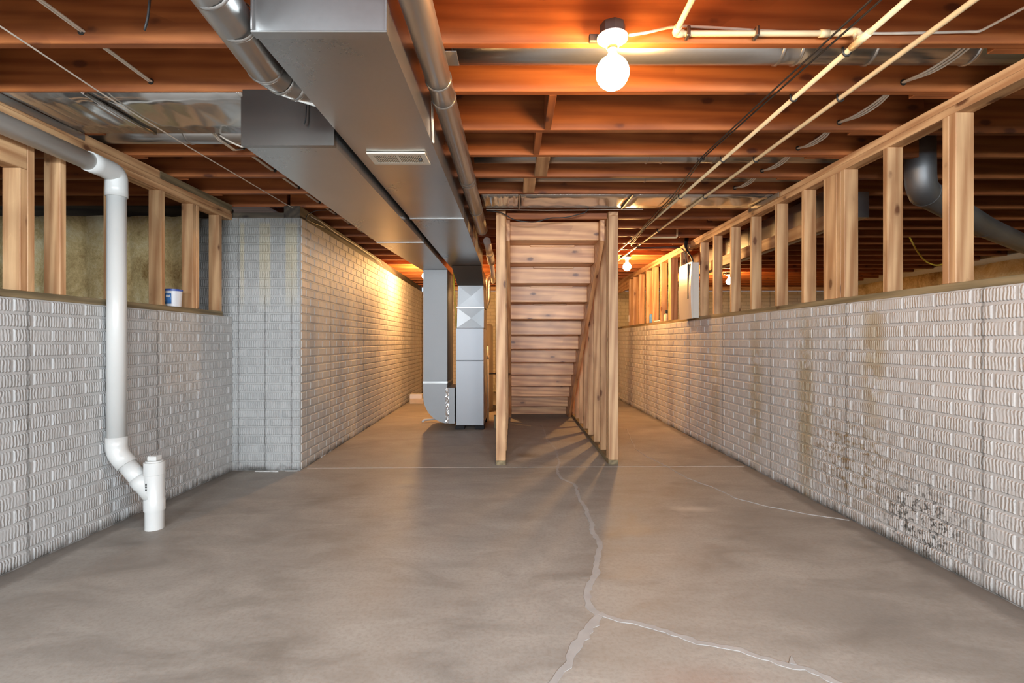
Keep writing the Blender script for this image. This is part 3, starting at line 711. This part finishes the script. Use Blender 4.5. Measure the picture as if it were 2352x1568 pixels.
# round ducts
def round_duct(name, label, pts, r, mat, rings=(), rad=0.1, cat='duct', n=20, ringr=0.004):
    t = thing(name, label, cat, tuple(Vector(pts[0])))
    tube('pipe', fillet(pts, rad, 6), r, mat, t, n)
    for p, d in rings:
        d = Vector(d).normalized(); p = Vector(p)
        tube('crimp_ring', [p-d*0.008, p-d*0.004, p+d*0.004, p+d*0.008], [r, r+ringr, r+ringr, r], mat, t, n, False)
    return t
round_duct('round_vent_pipe', 'round metal vent pipe running along the right side of the big trunk duct',
           [(-0.325, -0.5, 2.235), (-0.322, 1.2, 2.235), (-0.318, 4.95, 2.225)], 0.054, M['galv'],
           [((-0.321,2.12,2.232),(0,1,0)), ((-0.321,2.28,2.232),(0,1,0)), ((-0.32,3.40,2.229),(0,1,0)), ((-0.32,3.46,2.229),(0,1,0)), ((-0.32,4.2,2.227),(0,1,0)), ((-0.318,4.94,2.225),(0,1,0))], 0.0)
rb = round_duct('round_branch_duct', 'round branch duct tucked in the joist bay beside the near bulb',
           [(-0.27, 2.20, 2.418), (2.3, 2.20, 2.418)], 0.076, M['galv'],
           [((1.16,2.20,2.418),(1,0,0)), ((1.24,2.20,2.418),(1,0,0)), ((1.56,2.20,2.418),(1,0,0)), ((2.0,2.20,2.418),(1,0,0))], 0.0)
box('hanger_strap', (-0.285, 2.04, 2.30), (-0.235, 2.145, 2.305), M['galv'], rb, bev=0.001)
box('hanger_strap', (-0.262, 2.10, 2.306), (-0.258, 2.13, 2.345), M['galv'], rb, bev=0.001)
round_duct('round_branch_duct', 'round branch duct in the joist bay above the flat wooden blocking',
           [(-0.27, 3.40, 2.41), (2.3, 3.40, 2.41)], 0.077, M['galv'],
           [((0.9,3.40,2.41),(1,0,0)), ((1.0,3.40,2.41),(1,0,0)), ((1.35,3.4,2.41),(1,0,0))], 0.0)
round_duct('round_branch_duct', 'round branch duct hidden in the joist bay next to the right sheet-metal pan',
           [(-0.27, 3.82, 2.415), (2.3, 3.82, 2.415)], 0.075, M['galv'], [((1.0,3.82,2.415),(1,0,0))], 0.0)
round_duct('round_branch_duct', 'round branch duct above the left wall beyond the left sheet-metal pan',
           [(-1.28, 3.01, 2.385), (-2.3, 3.01, 2.385), (-3.4, 3.01, 2.40)], 0.074, M['galv'],
           [((-1.95,3.01,2.385),(1,0,0)), ((-1.5,3.01,2.385),(1,0,0))], 0.0)
el = round_duct('round_elbow_duct', 'fat round branch duct elbowing into the left side of the big trunk',
           [(-0.885, 1.36, 2.53), (-0.885, 1.37, 2.16), (-0.955, 1.96, 2.165), (-0.80, 2.17, 2.19)], 0.066, M['galv'],
           [((-0.892,1.47,2.161),(0.05,1,0)), ((-0.905,1.63,2.162),(-0.1,1,0)), ((-0.946,1.90,2.165),(-0.1,1,0)), ((-0.925,1.985,2.168),(0.25,1,0.05)), ((-0.89,2.045,2.175),(0.7,1,0.1))], 0.10)
# sheet-metal pans under joist bays
lp = thing('joist_bay_pan', 'shiny sheet-metal return pan nailed under the joists above the left knee wall', 'duct', (-1.9, 2.6, 2.30))
def pan(nm, x0, x1, y0, y1, z, par):
    vs = []; fs = []; nx = 16
    for i in range(nx+1):
        for j in range(5):
            a = i/nx; b = j/4; wob = 0.006*math.sin(i*1.9+j)*math.sin(PI*b)
            vs.append((x0+(x1-x0)*a, y0+(y1-y0)*b, z-0.002+wob-0.004*math.sin(PI*b)))
    for i in range(nx):
        for j in range(4): q = i*5+j; fs.append((q, q+1, q+6, q+5))
    o = new(nm, mesh(nm, vs, fs, True), M['pan'], par); s = o.modifiers.new('thick', 'SOLIDIFY'); s.thickness = 0.0012; s.offset = -1
    return o
pan('sheet', -2.03, -1.276, 2.375, 2.842, 2.302, lp); pan('sheet', -2.44, -2.04, 2.375, 2.842, 2.302, lp)
board('seam', (-2.035, 2.376, 2.296), (-2.035, 2.842, 2.296), 0.008, 0.016, M['galv_dark'], lp, bev=0.001)
box('end_flange', (-2.449, 2.36, 2.262), (-2.443, 2.85, 2.300), M['galv'], lp, bev=0.001)
rp = thing('joist_bay_pan', 'shiny sheet-metal return pan under the joists in front of the stairs', 'duct', (0.9, 4.2, 2.30))
pan('sheet', -0.27, 0.04, 4.02, 4.44, 2.302, rp); pan('sheet', 0.046, 0.95, 4.02, 4.44, 2.302, rp); pan('sheet', 0.955, 2.09, 4.02, 4.44, 2.302, rp)
for x in (0.043, 0.952): board('seam', (x, 4.02, 2.296), (x, 4.44, 2.296), 0.008, 0.012, M['galv_dark'], rp, bev=0.001)
box('end_flange', (2.082, 3.95, 2.262), (2.088, 4.45, 2.298), M['galv'], rp, bev=0.001)

# ------------------------------------------------------------------ white drain stack
dr = thing('drain_pipe', 'white plastic drain pipe with wye and cleanout against the left brick wall', 'pipe', (-2.155, 3.0, 0))
XD = -2.382; R4 = 0.0495
tube('horizontal_pipe', [(XD, -0.6, 2.16), (XD, 2.88, 2.128)], R4, M['pvc'], dr, 24)
el = fillet([(XD, 2.86, 2.128), (XD, 3.0, 2.126), (XD, 3.0, 2.02)], 0.10, 8)
tube('elbow', [(XD, 2.80, 2.129), (XD, 2.855, 2.1285)]+el[1:-1]+[(XD, 3.0, 2.035), (XD, 3.0, 1.985)], R4+0.007, M['pvc'], dr, 24)
tube('vertical_pipe', [(XD, 3.0, 1.99), (XD, 3.0, 0.53)], R4, M['pvc'], dr, 24)
a = Vector((XD, 3.0, 0.455)); b = Vector((-2.155, 3.0, 0.19))
d = (b-a).normalized()
e2 = fillet([(XD, 3.0, 0.55), tuple(a), tuple(a+d*0.10)], 0.09, 6)
tube('elbow', e2, R4+0.006, M['pvc'], dr, 24)
tube('sloping_pipe', [a+d*0.09, a+d*0.24], R4, M['pvc'], dr, 24)
tube('wye_branch', [a+d*0.20, a+d*0.255, a+d*0.26, b], [R4+0.006, R4+0.006, R4+0.003, R4+0.003], M['pvc'], dr, 24)
lathe('wye_body', [(R4+0.006,0.112),(R4+0.006,0.175),(R4+0.003,0.18),(R4+0.003,0.325),(R4+0.006,0.327),(R4+0.006,0.40),(R4,0.401)], (-2.155,3.0,0), M['pvc'], dr)
lathe('stub_pipe', [(R4,0.0),(R4,0.115)], (-2.155,3.0,0), M['pvc'], dr)
lathe('cleanout_plug', [(R4-0.004,0.401),(R4-0.004,0.409)], (-2.155,3.0,0), M['pvc'], dr)
box('plug_head', (-2.182,2.973,0.409), (-2.128,3.027,0.437), M['pvc'], dr, bev=0.004)
for i in range(3): box('printed_mark', (-2.171, 2.9455, 0.272-i*0.016), (-2.163, 2.9475, 0.283-i*0.016), M['black'], dr, bev=0)

# ------------------------------------------------------------------ water pipes
w1 = thing('water_pipe', 'cream plastic water pipe with a branch elbow under the joists beside the black cables', 'pipe', (1.34, 2.0, 2.28))
tube('pipe', [(1.335, -2.5, 2.281), (1.335, 6.3, 2.281), (1.33, 9.6, 2.281)], 0.0112, M['cpvc'], w1, 10)
w2 = thing('water_pipe', 'straight cream plastic water pipe under the joists, the one nearer the right knee wall', 'pipe', (1.56, 2.0, 2.28))
tube('pipe', [(1.585, -2.5, 2.281), (1.565, 1.7, 2.281), (1.49, 6.9, 2.281), (1.46, 9.6, 2.281)], 0.0112, M['cpvc'], w2, 10)
def strap(par, x, y):
    tube('strap', [(x-0.016, y, 2.300), (x-0.0145, y, 2.276), (x-0.008, y, 2.267), (x+0.008, y, 2.267), (x+0.0145, y, 2.276), (x+0.016, y, 2.300)], 0.0045, M['black'], par, 6)
for i in (iA, iA+1, iA+3, iA+5, iA+9, iA+12): strap(w1, 1.335, JY[i]+0.02)
for i in (iA+1, iA+3, iA+5, iA+8, iA+10, iA+12): strap(w2, 1.575-0.0145*(JY[i]-1.2), JY[i]+0.02)
tube('branch_pipe', fillet([(1.335, 1.93, 2.285), (1.335, 1.945, 2.330), (1.30, 1.968, 2.330), (0.632, 1.968, 2.330), (0.632, 1.66, 2.335), (0.632, 1.64, 2.5)], 0.02, 4), 0.0112, M['cpvc'], w1, 10)
tube('tee', [(1.335, 1.88, 2.281), (1.335, 1.98, 2.281)], 0.0145, M['cpvc'], w1, 12)
tube('elbow', fillet([(1.335, 1.945, 2.30), (1.335, 1.955, 2.330), (1.28, 1.967, 2.330)], 0.02, 4), 0.0145, M['cpvc'], w1, 12)
tube('coupling', [(1.20, 1.968, 2.330), (1.235, 1.968, 2.330)], 0.0145, M['cpvc'], w1, 12)
tube('elbow', fillet([(0.665, 1.968, 2.330), (0.632, 1.968, 2.330), (0.632, 1.925, 2.331)], 0.015, 4), 0.0145, M['cpvc'], w1, 12)
for x in (0.68, 0.95): box('pipe_clip', (x-0.006, 1.948, 2.312), (x+0.008, 1.989, 2.352), M['galv_dark'], w1, bev=0.003)
box('pipe_sleeve', (1.36, 2.20, 2.30), (1.385, 2.37, 2.315), M['galv'], w1, bev=0.004) if False else None
tube('side_branch', fillet([(1.50, 5.63, 2.285), (1.60, 5.63, 2.289), (1.83, 5.63, 2.289), (1.83, 5.62, 2.40)], 0.02, 4), 0.0112, M['cpvc'], w2, 10)

# ------------------------------------------------------------------ cables
def cable(label, pts, r=0.0045, mat='nm', name='cable', rad=0.05, n=8, cat='cable'):
    return tag(tube(name, fillet(pts, rad, 4), r, M[mat], None, n), label, cat)
bc = thing('cable_pair', 'pair of black coaxial cables slung beside the cream water pipe', 'cable', (1.2, 2.0, 2.29))
tube('cable', fillet([(1.228,-1.0,2.292),(1.225,1.7,2.292),(1.185,3.2,2.286),(1.262,3.97,2.28),(1.285,5.0,2.262),(1.38,5.95,2.258),(1.50,6.03,2.25),(1.85,5.95,2.24),(1.99,5.86,2.22),(2.015,5.83,2.02)],0.12,5), 0.0042, M['black'], bc, 8)
tube('cable', fillet([(1.258,-1.0,2.292),(1.260,1.7,2.292),(1.200,3.2,2.286),(1.285,3.97,2.28),(1.32,4.6,2.285),(1.33,5.2,2.260),(1.39,5.98,2.258),(1.52,6.05,2.255),(1.84,5.98,2.25),(1.985,5.88,2.23),(2.02,5.85,2.02)],0.12,5), 0.0042, M['black'], bc, 8)
tube('cable_tie', [(1.17,3.2,2.286),(1.215,3.2,2.286)], 0.010, M['black'], bc, 8)
cable('white cable stapled along the joist face from the near lamp holder',
      [(0.445,1.93,2.30),(0.52,1.955,2.325),(0.60,1.972,2.355),(0.66,1.979,2.367),(0.80,1.98,2.360),(0.98,1.98,2.348),(1.2,1.98,2.338),(1.5,1.98,2.337),(1.80,1.978,2.343),(1.83,1.97,2.338),(1.95,1.70,2.37),(2.02,1.45,2.42)], 0.0055)
for k, dx in enumerate((-0.012, 0.0, 0.012)):
    pass
cb = thing('cable_bundle', 'bundle of white cables threaded through holes in the joists near the right knee wall', 'cable', (1.83, 2.0, 2.34))
for k, dx in enumerate((-0.012, 0.0, 0.012)):
    pts = [(1.87+dx*1.5, 2.032, 2.345), (1.866+dx*1.6, 2.14, 2.325), (1.858+dx*1.6, 2.25, 2.325)]
    for i in range(iA+1, iA+6):
        y0, y1 = JY[i], JY[i+1]; x = 1.842-0.02*(i-iA-1)
        pts += [(x+dx*0.4, y0-0.01, 2.346), (x+dx*0.4, y0+0.06, 2.348), (x-0.006+dx*1.6, (y0+y1)/2-0.05, 2.321), (x-0.012+dx*1.6, (y0+y1)/2+0.09, 2.321)]
    tube('cable', fillet(pts, 0.08, 3), 0.005, M['nm'], cb, 7)
for i in range(iA+1, iA+7): lathe('bored_hole_shade', [(0.015,0),(0.015,0.002)], (1.842-0.02*(i-iA-1), JY[i]-0.0005, 2.346), M['gap_shade'], cb, 12, (0,-1,0))  # flat discs; the shade of each hole is put into their colour
lb = thing('cable_bundle', 'brownish white cables threaded through holes in the joists over the left side', 'cable', (-1.72, 2.0, 2.34))
for k, dx in enumerate((-0.006, 0.006)):
    tube('cable', [(-1.70+dx, 0.9, 2.36), (-1.712+dx, 1.8, 2.352), (-1.722+dx, 2.40, 2.350), (-1.724+dx, 2.80, 2.345), (-1.725+dx, 2.92, 2.301), (-1.727+dx, 3.09, 2.301), (-1.729+dx, 3.19, 2.345), (-1.735+dx, 3.6, 2.348), (-1.73+dx, 4.8, 2.350), (-1.70+dx, 6.0, 2.350)], 0.0052, M['nm'], lb, 7)
for i in range(iA, iA+9): lathe('bored_hole_shade', [(0.014,0),(0.014,0.002)], (-1.72, JY[i]-0.0005, 2.35), M['gap_shade'], lb, 12, (0,-1,0))
cable('thin white wire strung under the left joists to the top of the tall brick wall',
      [(-1.90,0.2,2.299),(-1.918,1.87,2.296),(-1.943,2.40,2.286),(-1.955,3.0,2.288),(-1.955,3.5,2.292),(-1.955,4.3,2.296),(-1.845,4.75,2.262),(-1.85,5.2,2.245),(-1.86,5.9,2.25),(-1.88,7.0,2.238),(-1.88,7.12,2.20)], 0.0036, 'nm', 'wire')
cable('short dark wire end dangling between the left joists', [PZ(348,-30,2.50), P(343,8,1.72), P(340,40,1.72), P(332,70,1.72)], 0.004, 'black', 'wire_end', 0.02)
cable('short dark wire dangling in front of the return duct cap', [(-0.964,2.325,2.33),(-0.964,2.325,2.22),(-0.968,2.322,2.14),(-0.975,2.32,2.125)], 0.003, 'black', 'wire_end', 0.02)
cable('white wire loop hanging on the right side of the big trunk duct', [(-0.392,2.36,2.30),(-0.392,2.38,2.20),(-0.394,2.42,2.09),(-0.390,2.43,2.08),(-0.388,2.41,2.10),(-0.389,2.39,2.20),(-0.389,2.40,2.304)], 0.003, 'nm', 'wire', 0.02)
cable('dark cable drooping across the top of the stairs', [P(1118,484,4.50),P(1150,486,4.50),P(1180,506,4.50),P(1230,511,4.5),P(1262,500,4.5),P(1300,500,4.5),P(1345,488,4.5),P(1352,478,4.5)], 0.005, 'black', 'cable', 0.06)
cable('grey cable running along the joist above the stairs', [(-0.25,4.47,2.297),(0.3,4.472,2.291),(0.8,4.472,2.295),(1.15,4.472,2.30)], 0.0035, 'nm')
cable('looped dark cable hanging at the corner of the tall brick wall', [P(762,482,4.55),P(725,483,4.5),P(706,493,4.45),P(702,503,4.42),P(720,512,4.6),P(745,522,4.9)], 0.004, 'black', 'cable', 0.05)
cable('brownish cables emerging beside the return duct cap', [P(500,306,2.9),P(515,318,2.85),P(540,331,2.82),P(558,338,2.81)], 0.005, 'nm', 'cable', 0.05)

# ------------------------------------------------------------------ lamps
M['bulb_near'] = emit('lit_bulb_near', BULB_COL, BULB_W['near']); M['bulb_far'] = emit('lit_bulb_far', BULB_COL, BULB_W['far'])
M['bulb_room'] = emit('lit_bulb_room', BULB_COL, BULB_W['room']); M['bulb_left'] = emit('lit_bulb_left', BULB_COL, BULB_W['left'])
def lamp(label, x, y, z, r, mat):
    t = thing('ceiling_lamp', label, 'lamp', (x, y, z+r+0.12))
    top = CEIL-z
    pro = [(0.013, r*0.99+0.03), (0.016, r*0.98+0.012)]
    n = 14
    for i in range(1, n): 
        a = PI*i/n
        if r*math.sin(a) > 0.022 or i > n/2: pro.append((r*math.sin(a), r*math.cos(a)))
    pro.append((0.002, -r))
    lathe('bulb', pro[::-1], (x,y,z), mat, t, 28)
    h0 = r+0.025
    lathe('socket_collar', [(0.020,h0),(0.020,h0+0.016)], (x,y,z), M['brass'], t)
    lathe('lamp_holder', [(0.026,h0+0.012),(0.029,h0+0.03),(0.058,h0+0.04),(0.060,h0+0.046),(0.057,h0+0.05)], (x,y,z), M['porcelain'], t, 28)
    lathe('junction_box', [(0.049,h0+0.0505),(0.049,h0+0.095)], (x,y,z), M['boxsteel'], t, 8, smooth=False)
    box('box_bracket', (x-0.085, y+0.03, z+h0+0.052), (x-0.045, y+0.05, z+h0+0.082), M['boxsteel'], t, bev=0.003)
    return t
lamp('bare glowing globe bulb in a white lamp holder on the joist, over open floor', 0.378, 1.925, 2.152, 0.0635, M['bulb_near'])
lamp('bare glowing globe bulb between the stairs and the right knee wall', 1.555, 6.90, 2.150, 0.055, M['bulb_far'])
lamp('bare glowing bulb seen through the right knee wall studs', 3.70, 8.62, 2.150, 0.05, M['bulb_room'])
lamp('bare glowing bulb mostly hidden behind the return duct drop', -1.392, 7.86, 2.150, 0.055, M['bulb_left'])

# ------------------------------------------------------------------ electrical panel on the right knee wall
ep = thing('electrical_panel', 'beige electrical panel with black service cables on the right knee wall', 'electrical panel', (2.04, 5.8, RH+0.04))
PX0, PX1, PY0, PY1, PZ0, PZ1 = 1.992, 2.076, 5.62, 6.02, 1.385, 2.010
box('enclosure', (PX0+0.012, PY0, PZ0), (PX1, PY1, PZ1), M['panel'], ep, bev=0.004)
vs = []; fs = []
for j in range(9):
    a = j/8; z = PZ0-0.006+(PZ1-PZ0+0.012)*a; bul = 0.014*math.sin(PI*a)
    vs += [(PX0+0.011, PY0-0.008, z), (PX0-bul, PY0-0.008, z), (PX0-bul-0.004, PY0+0.06, z), (PX0-bul, PY1+0.008, z), (PX0+0.011, PY1+0.008, z)]
for j in range(8):
    for k in range(4): q = j*5+k; fs.append((q, q+1, q+6, q+5))
    fs.append((j*5+4, j*5, j*5+5, j*5+9))
fs += [(4,3,2,1,0), (40,41,42,43,44)]
me = mesh('cover', vs, fs); bm = bmesh.new(); bm.from_mesh(me); bmesh.ops.recalc_face_normals(bm, faces=bm.faces); bm.to_mesh(me); bm.free()
new('cover', me, M['panel'], ep)
box('door_slot_shade', (PX0-0.020, PY0+0.055, PZ0+0.22), (PX0-0.010, PY0+0.085, PZ1-0.01), M['gap_shade'], ep, bev=0.002)
for k in range(4):
    tube('service_cable', fillet([(2.035+0.012*k, 5.70+0.03*k, 2.011), (2.03+0.012*k, 5.72+0.03*k, 2.08), (2.015+0.015*k, 5.83+0.025*k, 2.17), (2.02+0.015*k, 5.93+0.025*k, 2.25), (2.06+0.015*k, 6.0+0.01*k, 2.40)], 0.06, 5), 0.011 if k < 3 else 0.007, M['black'], ep, 9)
sw = box('switch_box', (2.032, 8.86, 1.47), (2.037, 8.93, 1.585), M['porcelain']); tag(sw, 'small white switch plate on the last stud of the right knee wall', 'switch')

# ------------------------------------------------------------------ small things
def tub(label, x, y, z, r, h, lid, lab):
    t = thing('plastic_tub', label, 'tub', (x, y, z))
    lathe('body', [(r*0.86,0.001),(r*0.98,h*0.9),(r*0.96,h*0.9)], (x,y,z), M['tubwhite'], t)
    lathe('lid', [(r*1.03,h*0.88),(r*1.05,h*0.93),(r*1.04,h*0.99),(r*0.95,h)], (x,y,z), lid, t)
    vs = []; fs = []; n = 10
    for i in range(n+1):
        a = math.radians(-170+100*i/n); 
        for hh, rr in ((h*0.16, r*0.895), (h*0.74, r*0.965)):
            vs.append((rr*math.cos(a)*1.006, rr*math.sin(a)*1.006, hh))
    for i in range(n): q = 2*i; fs.append((q, q+2, q+3, q+1))
    o = new('label', mesh('label', vs, fs, True), lab, t, False, (x,y,z)); s = o.modifiers.new('thick','SOLIDIFY'); s.thickness = 0.0012; s.offset = 1
    return t
tb = tub('white plastic tub with blue lid and blue label between two left knee wall studs', -2.49, 3.66, LH+0.038, 0.056, 0.128, M['blue'], M['labelblue'])
box('label_logo', (-2.508, 3.6055, LH+0.105), (-2.478, 3.607, LH+0.122), M['tubwhite'], tb, bev=0)
box('label_logo', (-2.530, 3.618, LH+0.075), (-2.505, 3.620, LH+0.085), M['tubwhite'], tb, bev=0)
tb2 = lathe('spray_can', [(0.032,0),(0.033,0.10),(0.030,0.112),(0.029,0.13)], (RW(7.62)+0.035, 7.62, RH+0.038), M['labelblue']); tag(tb2, 'small blue can on the far sill of the right knee wall', 'can')
gb = thing('glue_bottle', 'small cream bottle with black cap on the far sill of the right knee wall', 'bottle', (RW(6.93)+0.04, 6.93, RH+0.038))
lathe('body', [(0.034,0),(0.034,0.075),(0.018,0.10),(0.016,0.11)], (RW(6.93)+0.04, 6.93, RH+0.038), M['cardboard'], gb)
lathe('cap', [(0.020,0.105),(0.020,0.15)], (RW(6.93)+0.04, 6.93, RH+0.038), M['black'], gb)
rg = box('folded_rag', (RW(7.2)+0.005, 7.12, RH+0.038), (RW(7.2)+0.085, 7.40, RH+0.06), M['tubwhite'], bev=0.009); tag(rg, 'crumpled pale rag lying on the far right sill', 'rag')
bk = box('cardboard_box', (-1.885, 9.02, 0), (-1.635, 9.22, 0.085), M['cardboard'], bev=0.003); tag(bk, 'lower pale box on the floor by the tall brick wall', 'box')
bk = box('cardboard_box', (-1.89, 9.05, 0.0855), (-1.67, 9.22, 0.165), M['tubwhite'], bev=0.003); tag(bk, 'upper pale box stacked by the tall brick wall', 'box')
cp = board('corner_post', (-1.905, 10.80, 0), (-1.905, 10.80, PH), 0.05, 0.12, M['stud'], up=(0,1,0)); tag(cp, 'wooden corner board where the tall brick wall meets the back wall', 'board')
# insulation blankets
def blanket(name, label, x0, x1, z0, z1, y, fold=0.38):
    vs = []; fs = []; nx, nz = 90, 14
    for i in range(nx+1):
        for j in range(nz+1):
            x = x0+(x1-x0)*i/nx; z = z0+(z1-z0)*j/nz
            u = (x-x0)/fold; d = 0.055*abs(math.sin(PI*u))**0.5 + 0.010*math.sin(9*z+3*x)+random.uniform(-1,1)*0.005
            vs.append((x, y-d, z))
    for i in range(nx):
        for j in range(nz): q = i*(nz+1)+j; fs.append((q, q+nz+1, q+nz+2, q+1))
    o = new(name, mesh(name, vs, fs, True), M['insul']); s = o.modifiers.new('thick','SOLIDIFY'); s.thickness = 0.02; s.offset = -1
    tag(o, label, 'insulation'); return o
blanket('insulation_blanket', 'yellowish fibreglass insulation blanket behind the left knee wall', -6.35, -2.70, 0.9, 2.19, 4.31)
ib = thing('insulation_blanket', 'brown insulation blanket on the far wall of the dark room at right', 'insulation', (XR-0.03, 6, 1.2))
bl = blanket('batt', 'x', 0.0, 13.5, 0.9, 2.22, 0.0, 0.6)
for k in ('label', 'category'): del bl[k]
bl.parent = ib; bl.location = (-0.03, 4.8, -1.2); bl.rotation_euler = (0,0,-PI/2)

# ------------------------------------------------------------------ behind the furnace
wh = thing('water_heater', 'brown-looking water heater tank behind the furnace', 'water heater', (-0.575, 8.2, 0))
lathe('tank', [(0.225,0.02),(0.23,0.04),(0.23,1.36),(0.21,1.40),(0.05,1.41)], (-0.575,8.2,0), M['heater'], wh, 32)
lathe('drain_pan', [(0.29,0.0),(0.30,0.06),(0.295,0.06),(0.28,0.019)], (-0.575,8.2,0), M['galv_dark'], wh, 32)
tube('flue', fillet([(-0.52,8.1,1.41),(-0.52,8.1,1.56),(-0.43,8.1,1.80),(-0.43,8.1,2.12),(-0.34,8.1,2.2),(-0.34,8.6,2.26)],0.06,5), 0.05, M['galv'], wh, 16)
pv = thing('vent_pipe', 'white plastic vent pipe with elbow hanging beside the furnace plenum', 'pipe', (-0.31, 6.5, 2.2))
tube('pipe', [(-0.305, 5.6, 2.245), (-0.310, 6.35, 2.235)], 0.042, M['pvc'], pv, 16)
tube('hub', fillet([(-0.31,6.34,2.235),(-0.311,6.46,2.232),(-0.300,6.6,2.16)],0.06,5), 0.049, M['pvc'], pv, 16)
tube('lower_pipe', [(-0.302,6.55,2.18),(-0.29,6.8,2.05),(-0.30,7.2,1.98)], 0.030, M['pvc'], pv, 14)
cd = thing('condensate_pipe', 'thin white condensate pipe standing on the floor beside the furnace', 'pipe', (-0.385, 7.04, 0))
tube('riser', [(-0.372,7.125,0.002),(-0.372,7.125,1.05)], 0.0135, M['pvc'], cd, 12)
tube('tee', [(-0.372,7.125,0.87),(-0.372,7.125,0.93)], 0.019, M['pvc'], cd, 12)
dn = tube('floor_drain_pipe', fillet([(-0.95,7.05,0.04),(-1.20,6.93,0.04),(-1.245,6.90,0.04),(-1.262,6.88,0.012)],0.03,4), 0.015, M['pvc'], None, 10); tag(dn, 'short white drain pipe on the floor behind the rounded duct boot', 'pipe')
gp = thing('gas_pipe', 'black iron gas pipe between the furnace and the stair wall', 'pipe', (-0.26, 7.2, 0.7))
tube('pipe', [(-0.39,7.2,0.66),(-0.255,7.2,0.66)], 0.012, M['black'], gp, 10); tube('pipe', [(-0.255,7.2,0.52),(-0.255,7.2,2.3)], 0.012, M['black'], gp, 10)
pb = box('lumber_block', (-0.262,6.45,0), (-0.172,6.53,0.165), M['treated']); tag(pb, 'short dark block of lumber leaning by the furnace-side stair wall', 'block')
# ------------------------------------------------------------------ the room beyond the right knee wall
rr = thing('rectangular_duct', 'dark rectangular duct just behind the right knee wall studs', 'duct', (2.6, 5.0, 2.2))
duct('duct_section', 2.44, 2.80, 3.95, 5.2, 2.10, 2.302, M['galv'], rr, 0.002); duct('duct_section', 2.44, 2.80, 5.21, 8.6, 2.10, 2.302, M['galv'], rr, 0.002)
bb = board('support_beam', (2.42, 3.6, 2.04), (2.36, 8.6, 2.04), 0.11, 0.038, M['stud']); tag(bb, 'pale lumber beam under the dark duct behind the right knee wall', 'beam')
round_duct('round_branch_duct', 'dark round duct slanting away behind the right knee wall',
           [(2.66,3.28,2.45),(2.66,3.28,2.11),(4.05,4.3,2.10),(6.2,5.8,2.12)], 0.085, M['galv_matte'], [((2.74,3.34,2.11),(1,0.75,0)),((4.0,4.27,2.10),(1,0.7,0))], 0.12)
cable('orange cable loop hanging in the dark room at right', [(4.5,5.70,2.309),P(2105,575,5.70),P(2120,595,5.70),P(2132,604,5.70),P(2150,610,5.70),P(2168,606,5.70),P(2178,585,5.70),(5.0,5.70,2.309)], 0.008, 'yellow', 'cable', 0.05)
